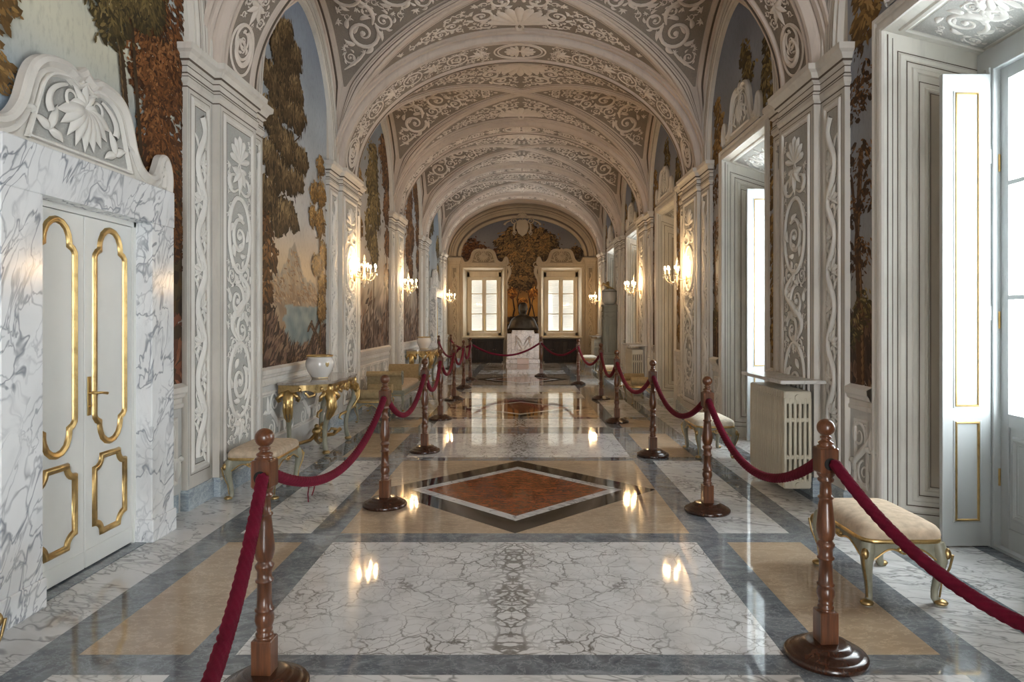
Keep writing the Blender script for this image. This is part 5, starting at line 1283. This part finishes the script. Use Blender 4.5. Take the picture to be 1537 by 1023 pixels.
# ------------------------------------------------------------------ gilt console tables
def build_console():
    root = empty('console_table'); W, D, H = 1.56, .60, .88
    # local: wall along y at x=0, front towards +x
    front = [(-.78,.0),(-.78,.26),(-.735,.38),(-.66,.46),(-.60,.56),(-.50,.60),(-.25,.585),(0,.615)]
    front = front+[(-u, v) for u, v in front[-2::-1]]; fp = smooth(front, 4); fp = [(v, u) for u, v in fp]
    def slabm(m, k, z0, z1, mi=0):
        pts = [(x*k if x > 0 else x, y*k) for x, y in fp]; n = len(pts)
        m.add([(x,y,z0) for x, y in pts]+[(x,y,z1) for x, y in pts], [tuple(range(n-1,-1,-1)), tuple(range(n,2*n))]+[(i,(i+1)%n,n+(i+1)%n,n+i) for i in range(n)], mi, False)
    t = MB(); slabm(t, 1.0, H-.022, H); slabm(t, .985, H-.032, H-.022); t.build('marble_top', MT['console_marble'], root)
    a = MB(); n = len(fp)
    P = [[(x*.955, y*.955, H-.032), (x*.955, y*.955, H-.115-.018*cos(i*.55))] for i, (x, y) in enumerate(fp)]; Q = [[(x*.93, y*.93, z) for (x, y, z) in r] for r in P]
    a.grid(P, n, 2, 0, False); a.grid(Q, n, 2, 0, False); a.grid([[P[i][1], Q[i][1]] for i in range(n)], n, 2, 0, False)
    ap = a.build('apron', MT['gilt_dark'], root); g = MB()
    for i, (x, y) in enumerate(fp):
        if i % 9 == 4 and x > .1: g.sphere((x*.965, y*.965, H-.085), .022, 8, 0, 1, 1, 1.3)
    for y in (-.27, 0, .27):
        g.sphere((.575 if y == 0 else .545, y, H-.11), .045, 10, 0, .6, 1.1, 1.2)
        for s in (-1, 1): g.tube([(.57, y+s*.03, H-.10),(.575, y+s*.09, H-.08),(.56, y+s*.13, H-.11),(.555, y+s*.10, H-.135)], [.016,.015,.012,.006], 8, 0)
    for y in (-.40, -.13, .13, .40):
        sg = -1 if y < 0 else 1
        g.tube([(.56,y-.05*sg,H-.13),(.565,y,H-.165),(.56,y+.05*sg,H-.15),(.555,y+.055*sg,H-.115),(.555,y+.03*sg,H-.105)], [.014,.018,.016,.012,.006], 8, 0)
    for sg in (-1, 1):
        g.tube([(.30,sg*.71,H-.12),(.34,sg*.70,H-.17),(.40,sg*.67,H-.155),(.40,sg*.67,H-.12),(.37,sg*.68,H-.11)], [.016,.02,.018,.014,.006], 8, 0)
        for px in (.52,):
            g.sphere((px+.03, sg*.56, H-.085), .05, 10, 0, .8, .8, 1.1)
    g.build('carved_rocaille', MT['gilt'], ap)
    for i, (bx, by, ox, oy) in enumerate(((.50,-.52,.72,-.70),(.50,.52,.72,.70),(.10,-.68,.25,-.97),(.10,.68,.25,.97))):
        l = MB(); H0 = H-.11
        C_ = [(.0,1.0,.052),(.05,.93,.058),(.085,.84,.060),(.07,.72,.052),(.01,.60,.042),(-.03,.48,.036),(-.05,.36,.033),(-.055,.24,.033),(-.04,.12,.036),(-.02,.05,.034),(-.01,.0,.038)]
        l.tube([(bx+ox*q[0], by+oy*q[0], H0*q[1]) for q in C_], [q[2]*.82 for q in C_], 12, 0); lo = l.build('leg', MT['frame_paint'], root)
        k = MB(); C2 = C_[:5]
        k.tube([(bx+ox*(q[0]+.012), by+oy*(q[0]+.012), H0*q[1]) for q in C2], [.058,.066,.062,.045,.014], 14, 0, lobes=8, depth=.25)
        for s in (-1, 1):
            px, py = -oy*s*.05, ox*s*.05
            k.tube([(bx+ox*.02+px, by+oy*.02+py, H0*1.0),(bx+ox*.07+px*1.6, by+oy*.07+py*1.6, H0*.95),(bx+ox*.06+px*2.4, by+oy*.06+py*2.4, H0*.90),(bx+ox*.03+px*2.2, by+oy*.03+py*2.2, H0*.85),(bx+ox*.03+px*1.5, by+oy*.03+py*1.5, H0*.87)], [.022,.026,.022,.016,.008], 8, 0)
        for s in (-1, 0, 1):
            px, py = -oy*s*.035, ox*s*.035
            k.tube([(bx+ox*.06+px*.6, by+oy*.06+py*.6, H0*.97),(bx+ox*.12+px, by+oy*.12+py, H0*.86),(bx+ox*.12+px*1.2, by+oy*.12+py*1.2, H0*.74),(bx+ox*.06+px, by+oy*.06+py, H0*.62),(bx+ox*.02+px*.4, by+oy*.02+py*.4, H0*.54)], [.012,.018,.018,.014,.005], 8, 0)
        ft = MB(); ft.sphere((bx-ox*.02, by-oy*.02, .03), .048, 10, 0, 1, 1, .62); ft.build('gilt_foot', MT['gilt_dark'], lo)
        k.tube([(bx-ox*.03, by-oy*.03, H0*.50),(bx-ox*.13, by-oy*.13, H0*.46),(bx-ox*.15, by-oy*.15, H0*.40),(bx-ox*.11, by-oy*.11, H0*.37)], [.02,.018,.014,.008], 8, 0)
        k.build('gilt_carving', MT['gilt'], lo)
    s = MB()
    for by in (-1, 1):
        s.tube([(.40,by*.43,.16),(.34,by*.30,.11),(.26,by*.16,.12),(.22,0,.17)], [.026,.024,.024,.03], 10, 0); s.tube([(.08,by*.60,.16),(.14,by*.42,.12),(.20,by*.22,.12),(.22,0,.17)], [.022,.022,.022,.03], 10, 0)
        s.tube([(.36,by*.30,.13),(.40,by*.22,.19),(.36,by*.15,.21),(.32,by*.18,.16)], [.02,.02,.016,.008], 8, 0)
    s.sphere((.22,0,.20), .06, 12, 0, 1, 1, .8); s.sphere((.22,0,.26), .03, 10, 0); s.build('carved_stretcher', MT['gilt_dark'], root)
    return root
cn = build_console(); tag(cn, cat='console table'); cu = []
instance(cn, cu, (-2.77,8.62,0), 0, 'gilt carved console table with marble top near the left stool', 'gilt console tables')
instance(cn, cu, (-2.77,17.2,0), 0, 'far gilt carved console table beyond the settee', 'gilt console tables')
def build_vase():
    root = empty('cachepot'); m = MB()
    m.lathe([(.0,.0),(.095,.0),(.098,.012),(.108,.03),(.145,.085),(.168,.145),(.172,.185),(.165,.22),(.150,.245),(.146,.255),(.155,.275),(.160,.282),(.150,.284),(.138,.262),(.15,.22),(.155,.16),(.10,.04),(.0,.03)], n=40); m.build('bowl', MT['porcelain'], root)
    g = MB(); g.lathe([(.156,.268),(.1625,.279),(.160,.2865),(.148,.2865),(.147,.280)], n=40)
    g.lathe([(.0985,.006),(.1005,.010),(.0985,.015)], n=40); g.build('gold_rim', MT['gilt'], root)
    c = MB(); sh = [(-.022,.028),(0,.02),(.022,.028),(.024,.0),(.012,-.022),(0,-.03),(-.012,-.022),(-.024,0)]
    c.prism(sh, lambda u, v, h: ((.1725+h-(v*v)*2.2-u*u*2.6)*cos(-.45)-u*sin(-.45), (.1725+h-(v*v)*2.2-u*u*2.6)*sin(-.45)+u*cos(-.45), .175+v), 0, .003); c.build('gold_emblem', MT['gilt_dark'], root)
    return root
vs = build_vase(); tag(vs, cat='vase'); vu = []
instance(vs, vu, (-2.46,8.45,.88), -.3, 'white porcelain cachepot with gold rim on the near gilt console', 'porcelain cachepots')
instance(vs, vu, (-2.44,17.1,.88), .5, 'white porcelain cachepot on the far gilt console', 'porcelain cachepots', 1.05)

# ------------------------------------------------------------------ column radiators under marble shelves
def build_radiator():
    root = empty('radiator'); m = MB(); x0, x1, z0, z1 = -.125, .125, .0, .88; t = .026
    nc = 6; cw = (x1-x0)/(nc+ (nc-1)*.62); gap = cw*.62
    for i in range(nc):
        a = x0+i*(cw+gap); m.box(a, a+cw, -t*1.06, t*1.06, z0+.06, z1-.06, 0, .006)
    for za, zb in ((z0,.085),(.265,.305),(.60,.64),(z1-.115,z1)): m.box(x0, x1, -t*.96, t*.96, za, zb, 0, .012)
    s = m.build('section', MT['radiator'], root); s.location = (0,0,0)
    for i in range(1, 16):
        c = s.copy(); C.objects.link(c); c.parent = root; c.location = (0, i*.0585, 0)
    k = MB(); k.box(x0+.014, x1-.014, .029, .85, z0+.04, z1-.05, 0); k.build('slot_shade_block', MT['gap_shade'], root)  # black block added inside so the slots and grooves look shaded
    for z, r in ((z1-.055,.030),(.035,.026)):
        k = MB(); k.tube([(.0,-t-.001,z),(.0,-t-.014,z)], r, 18, 0); k.build('end_plug', MT['radiator'], root)
    k = MB(); k.box(x1, x1+.03, .1, .14, .2, .24, 0); k.box(x1, x1+.03, .74, .78, .2, .24, 0); k.build('wall_bracket', MT['radiator'], root)
    return root
rd = build_radiator(); tag(rd, cat='radiator'); ru = []
for (x, y, lab) in ((2.54,6.19,'tall cream column radiator under a marble shelf, behind the near right ropes'), (2.54,14.92,'cream column radiator under the second marble shelf, beyond the dark doorway'), (2.54,23.0,'radiator deepest on the right, under the farthest marble shelf')):
    instance(rd, ru, (x, y, .075), 0, lab, 'column radiators')
sh = MB(); sh.box(2.345, 2.80, -.10, 1.0, 0, .032, 0, .006); shelf = sh.build('marble_shelf', MT['shelf']); tag(shelf, cat='shelf'); shu = []
shelf.data.transform(__import__('mathutils').Matrix.Translation((-2.345-.2,0,0)))
for (y, lab) in ((6.16,'marble shelf slab over the near right radiator'), (14.9,'marble shelf slab over the middle right radiator'), (22.98,'marble shelf slab over the farthest right radiator')):
    instance(shelf, shu, (2.545, y, 1.03), 0, lab, 'radiator shelves')

# ------------------------------------------------------------------ crystal wall sconces
def build_sconce():
    root = empty('wall_sconce'); m = MB()          # local +x away from the wall
    m.lathe([(.0,-.09),(.035,-.08),(.05,-.03),(.042,.03),(.03,.08),(.0,.11)], .012, 0, 0, 14, sx=.35); m.build('back_plate', MT['gilt'], root)
    b = MB(); b.tube([(.01,0,0),(.10,0,-.02),(.17,0,0)], .011, 10, 0); b.lathe([(.0,-.14),(.012,-.13),(.03,-.09),(.018,-.05),(.038,0),(.02,.04),(.014,.12),(.026,.16),(.012,.20),(.0,.205)], .17, 0, 0, 14); b.build('stem', MT['glass_arm'], root)
    for i, a in enumerate((-1.9,-1.05,-.2,.55,1.25)):
        L = .19 if abs(a) < 1.5 else .15; ca, sa = cos(a), sin(a); ar = MB(); x0 = .17
        ar.tube([(x0+ca*L*q, sa*L*q, z) for q, z in ((.1,.0),(.3,-.05),(.55,-.07),(.8,-.045),(1.0,.02),(1.0,.05))], [.010,.010,.009,.008,.007,.007], 8, 0)
        arm = ar.build('arm', MT['glass_arm'], root); ex, ey = x0+ca*L, sa*L
        d = MB(); d.lathe([(.008,.045),(.034,.058),(.040,.066),(.034,.064),(.008,.055)], ex, ey, 0, 14); d.build('drip_pan', MT['crystal'], arm)
        c = MB(); c.lathe([(.011,.06),(.0115,.135),(.009,.14),(.0,.14)], ex, ey, 0, 10); c.build('candle_sleeve', MT['candle'], arm)
        f = MB(); f.lathe([(.0,.138),(.008,.142),(.0145,.158),(.012,.176),(.005,.192),(.0,.20)], ex, ey, 0, 10); f.build('bulb', MT['flame'], arm)
        for dx, dy, dz in [(ex+.033*cos(a+q), ey+.033*sin(a+q), .028-.012*(j % 2)) for j, q in enumerate((-1.4, 0, 1.4))]+[(x0+ca*L*.6, sa*L*.6, -.10)]:
            k = MB(); k.sphere((0,0,0), .011, 6, 0, .8, .8, 2.0); ko = k.build('crystal_drop', MT['crystal'], arm); ko.location = (dx, dy, dz)
    s = MB()
    s.lathe([(.0,.20),(.012,.21),(.026,.235),(.014,.26),(.02,.285),(.010,.31),(.014,.325),(.004,.345),(.0,.36)], .17, 0, 0, 10)
    for j in range(6):
        a = j*PI/3; s.sphere((.17+.045*cos(a), .045*sin(a), .19), .011, 6, 0, .8, .8, 2.2)
    bd_ = MB(); bd_.sphere((.17,0,-.16), .016, 8, 0, 1, 1, 1.8); bd_.build('pendant_drop', MT['crystal'], root); s.build('crystal_finial', MT['crystal'], root)
    return root
sc = build_sconce(); tag(sc, cat='wall lamp'); scu = []
LAMPS = [(-1,11.1,'lit crystal sconce on the left pilaster nearest the camera'), (1,11.0,'lit crystal sconce on the right pilaster nearest the camera'), (-1,15.3,'lit crystal sconce second along the left wall, above the settee'), (1,15.35,'lit crystal sconce second along the right wall, in front of a bright window'),
         (-1,23.7,'small lit sconce at the far left, before the left end window'), (1,23.7,'small lit sconce at the far right, beside the tall grey cabinet')]
for side, y, lab in LAMPS:
    x = side*(A-.11)
    o = instance(sc, scu, (x, y, 2.31 if side < 0 else 2.265), 0 if side < 0 else PI, lab, 'crystal wall sconces')
for side, y, lab in []:
    ld = bpy.data.lights.new('sconce_glow', 'POINT'); ld.energy = 0; ld.color = (1.0,.62,.30); ld.shadow_soft_size = .09
    lo = bpy.data.objects.new('sconce_glow', ld); C.objects.link(lo); lo.location = (side*(A-.11-.21), y, 2.56)

# ------------------------------------------------------------------ bust on its marble pedestal
YPED = 25.05
m = MB(); m.box(-.60,.64, YPED-.05, YPED+.52, .0, .17, 0, .01); m.box(-.40, .44, YPED, YPED+.50, .17, 1.16, 0, .01); m.box(-.57, .61, YPED+.06, YPED+.50, .17, 1.10, 0, .01)
root = empty('pedestal', (0,0,0)); pb = m.build('plinth', MT['pedestal'], root)
r = MB(); r.contour = 1; PM = lambda u, v, h: (u+.02, YPED-h, v)
S = [wave([(-.26+.03*sin(5*t), 1.05-.55*t) for t in [i/14 for i in range(15)]], .06), wave([(.26-.03*sin(5*t), 1.05-.55*t) for t in [i/14 for i in range(15)]], .06)]
for sg in (-1, 1):
    S += [spiral(sg*.25, .93, .075, 1.3, 0, sg, .36), wave([(sg*(.24-.22*t), .98-.34*t+.06*sin(PI*t)) for t in [i/12 for i in range(13)]], .05), wave([(sg*(.20-.18*t), .80-.30*t) for t in [i/12 for i in range(13)]], .05), curl(sg*.2, .34, PI/2, .22, .05, sg*2), wave([(sg*(.22-.08*t), .60-.34*t) for t in [i/12 for i in range(13)]], .045)]
S += sprig(0, .52, -PI/2, .22, random.Random(1), 5)
carve(r, PM, S, .03); r.build('carved_drapery', [MT['pedestal'], MT['contour']], root)  # dark contour paints shade along the carved marble
b = MB(); b.box(-.19, .24, YPED-.27, YPED-.055, 0, .20, 0, .008); b.build('front_block', MT['pink_block'], root)
c = MB(); c.box(-.38, .42, YPED+.02, YPED+.48, 1.16, 1.225, 0, .012); c.build('cap', MT['pedestal'], root)
tag(root, 'veined marble pedestal with carved drapery between the two end windows', 'pedestal')
def build_bust():
    root = empty('bust'); m = MB(); K = 28
    # (z, half width, half depth, y shift)
    R = [(0,.42,.17,0),(.03,.47,.20,0),(.08,.455,.20,0),(.16,.42,.195,0),(.26,.38,.185,0),(.34,.335,.17,.0),(.39,.27,.15,.0),(.425,.19,.125,0),(.45,.125,.108,-.005),(.475,.102,.102,-.01),(.51,.102,.106,-.02),(.54,.116,.12,-.03),(.57,.126,.136,-.03),(.62,.134,.145,-.025),(.67,.136,.148,-.02),(.72,.129,.142,-.012),(.765,.106,.118,-.005),(.795,.07,.078,0),(.81,.024,.03,0)]
    P = []
    for z, a, b, s in R:
        row = []
        for k in range(K):
            t = 2*PI*k/K; x, y = a*cos(t), b*sin(t); fr = -sin(t)          # fr=1 at the front (-y)
            if .50 < z < .80 and fr > .3: y -= .012*fr*math.exp(-((z-.57)/.03)**2)+.016*math.exp(-(x/.03)**2)*math.exp(-((z-.69)/.025)**2)
            if .50 < z < .8: y += .012*math.exp(-((abs(x)-.045)/.02)**2)*math.exp(-((z-.665)/.016)**2)*(fr > .3) - .006*math.exp(-(x/.035)**2)*math.exp(-((z-.555)/.012)**2)*(fr > .3)
            if z < .40: y -= .012*cos(9*t)*(1-z/.4)*.8
            row.append((x, y+s, z))
        P.append(row)
    m.grid(P, len(R), K, 0, True, closed_v=True); m.add(P[0], [tuple(range(K-1,-1,-1))], 0, False); m.add(P[-1], [tuple(range(K))], 0, True)
    nose = [(0,-.145,.66),(0,-.165,.635),(0,-.178,.61),(0,-.155,.60)]; m.tube(nose, [.012,.016,.022,.014], 8, 0)
    for sg in (-1, 1): m.sphere((sg*.136,-.015,.63), .028, 8, 0, .45, .8, 1.35)
    bd = m.build('figure', MT['bronze'], root); c = MB()
    n = 40; P = []
    for dz, k in ((0,1.0),(.02,1.05),(.045,1.03),(.055,.98)):
        P.append([(.155*k*cos(2*PI*i/n), .128*k*sin(2*PI*i/n)-.004-.03*max(0,-sin(2*PI*i/n)), .392+dz-.05*max(0,-sin(2*PI*i/n))) for i in range(n)])
    c.grid(P, 4, n, 0, True, closed_v=True); c.build('collar', MT['bronze'], bd)
    q = MB()
    for j in range(5): q.sphere((0,-.19-.012*(4-j)*.2,.30-.055*j), .011, 8, 0)
    q.build('buttons', MT['bronze'], bd)
    k = MB(); P = []
    for z, kx in ((.735,1.03),(.765,1.06),(.80,.8),(.825,.45),(.832,.05)):
        P.append([(.114*kx*cos(2*PI*i/20), .127*kx*sin(2*PI*i/20)+.006, z) for i in range(20)])
    k.grid(P, 5, 20, 0, True, closed_v=True); k.build('skullcap', MT['bronze'], bd)
    return root
bust = build_bust(); tag(bust, 'dark bronze bust of a person in a cape on the marble pedestal', 'bust'); bust.location = (.02, YPED+.25, 1.225); bust.scale = (1.24,1.15,1.24)

# ------------------------------------------------------------------ dark cabinets below the end windows
def build_cabinet():
    root = empty('low_cabinet'); m = MB(); m.box(-.64, .64, -.14, .0, .06, .86, 0, .005); m.box(-.60, .60, -.11, .0, 0, .06, 0); m.box(-.67, .67, -.17, .0, .86, .895, 0, .008); m.build('carcass', MT['cabinet'], root)
    for i in range(4):
        a = -.63+i*.317; d = MB(); d.box(a+.006, a+.309, -.158, -.141, .085, .84, 0, .003); frame(d, lambda u, v, h: (u, -.158-h, v), a+.04, a+.275, .13, .80, [(0,0),(.006,.008),(.02,.008),(.03,-.004)], 0)
        o = d.build('door', MT['cabinet'], root); k = MB(); k.sphere((a+(.28 if i % 2 == 0 else .035), -.168, .5), .010, 8, 0); k.build('knob', MT['gilt_dark'], o)
    return root
cb = build_cabinet(); tag(cb, cat='cabinet'); cbu = []
instance(cb, cbu, (EW[0][0]+.09, YE-.003, 0), 0, 'dark wooden low cabinet under the left end window', 'cabinets under the end windows')
instance(cb, cbu, (EW[1][0]-.04, YE-.003, 0), 0, 'dark wooden low cabinet under the right end window', 'cabinets under the end windows')

# ------------------------------------------------------------------ tall grey cabinet with a drum top, right side
root = empty('tall_cabinet', (2.49, 19.35, 0)); m = MB(); S_ = 'stone_grey'
m.box(-.21, .19, -.24, .24, 0, .62, 0, .012); m.build('lower_case', MT[S_], root)
d = MB(); frame(d, lambda u, v, h: (u, -.24-h, v), -.16, .15, .1, .54, FR, 0); frame(d, lambda u, v, h: (-.21-h, u, v), -.18, .18, .1, .54, FR, 0); d.build('panel_moulding', MT[S_], root)
t = MB(); t.box(-.185, .185, -.20, .20, .62, 1.83, 0, .02)
for i in range(4): t.box(-.15+i*.088, -.10+i*.088, -.212, -.19, .70, 1.62, 0, .01)
for i in range(4): t.box(-.198, -.18, -.165+i*.094, -.115+i*.094, .70, 1.62, 0, .01)
tr = t.build('fluted_trunk', MT[S_], root); r = MB()
st = [wave([(-.17+.34*q, 1.70+.035*sin(q*PI*3)) for q in [i/16 for i in range(17)]], .035, False), spiral(-.12, 1.72, .04, 1.3, 0, 1, .35), spiral(.12, 1.72, .04, 1.3, PI, -1, .35)]
carve(r, lambda u, v, h: (u, -.20-h, v), st, .02); carve(r, lambda u, v, h: (-.185-h, u, v), st, .02); r.build('swag_relief', MT[S_], tr)
n = MB(); n.box(-.21, .19, -.25, .25, 1.83, 1.87, 0, .012); n.box(-.195, .185, -.22, .22, 1.87, 1.98, 0, .012); n.box(-.215, .19, -.26, .26, 1.98, 2.03, 0, .012); n.build('neck_cornice', MT[S_], root)
h = MB(); h.lathe([(.0,2.03),(.11,2.03),(.16,2.06),(.195,2.12),(.205,2.20),(.205,2.40),(.195,2.44),(.15,2.47),(.0,2.48)], -.01, 0, 0, 32); hd = h.build('drum_head', MT['stone_light'], root)
b = MB(); b.lathe([(.203,2.385),(.214,2.395),(.214,2.41),(.203,2.42)], -.01, 0, 0, 32); b.build('head_band', MT[S_], hd)
c = MB()
for sg in (-1, 1): c.tube([(-.06, sg*.03, 2.50),(-.06, sg*.10, 2.54),(-.06, sg*.15, 2.60),(-.06, sg*.12, 2.66),(-.06, sg*.07, 2.64),(-.06, sg*.08, 2.60)], [.035,.035,.04,.034,.026,.014], 10, 0)
c.sphere((-.06,0,2.55), .07, 12, 0, .6, 1, 1); c.tube([(.1,-.05,2.46),(.02,-.1,2.5),(-.1,-.12,2.56),(-.2,-.12,2.62),(-.24,-.12,2.56)], [.03,.03,.035,.04,.02], 10, 0); c.build('scrolled_crest', MT['gilt_dark'], root)
tag(root, 'tall grey-green cabinet with rounded pale head and scrolled crest, by right wall', 'cabinet')
# gilt stool foot at the very left edge of the picture
instance(st1, su, (-2.45,2.63,0), 0, 'gilt cabriole foot of a stool at the left edge of the picture', 'upholstered stools')
# ------------------------------------------------------------------ daylight, camera
w = bpy.data.worlds.new('overcast_daylight'); bpy.context.scene.world = w; w.use_nodes = True
nt = w.node_tree; bg = nt.nodes['Background']; bg.inputs[0].default_value = (.92,.965,1.0,1); bg.inputs[1].default_value = SKY_W
def portal(loc, rot, sx, sy):
    d = bpy.data.lights.new('window_portal', 'AREA'); d.shape = 'RECTANGLE'; d.size = sx; d.size_y = sy; d.cycles.is_portal = True
    o = bpy.data.objects.new('window_portal', d); C.objects.link(o); o.location = loc; o.rotation_euler = rot
for c, l in WBACK+WIN:
    if l: portal((A+.75, c, 1.7), (0, PI/2, 0), 3.5, 1.2)
portal(((BL+BO)/2, YB-.3, BOZ/2), (PI/2, 0, 0), BO-BL, BOZ)
for c, h in EW: portal((c, YE+.85, 2.2), (-PI/2, 0, 0), 1.4, 2.6)
cam = bpy.data.cameras.new('camera'); co = bpy.data.objects.new('camera', cam); C.objects.link(co)
co.location = (.07, 0, 1.6); co.rotation_euler = (PI/2, 0, 0); cam.sensor_width = 36; cam.lens = 1025*36/1537
cam.shift_x = -(787-768.5)/1537; cam.shift_y = -(511.5-480)/1537; cam.clip_start = .05; cam.clip_end = 200
sc_ = bpy.context.scene; sc_.camera = co
sc_.view_settings.view_transform = 'Standard'; sc_.view_settings.look = 'None'; sc_.view_settings.gamma = 1; sc_.view_settings.use_curve_mapping = False
sc_.view_settings.exposure = EXPO
cy = sc_.cycles; cy.max_bounces = 14; cy.diffuse_bounces = 10; cy.glossy_bounces = 5; cy.transmission_bounces = 6; cy.transparent_max_bounces = 10; cy.caustics_reflective = False; cy.caustics_refractive = False; cy.sample_clamp_indirect = 8
cy.use_denoising = True; cy.blur_glossy = .5
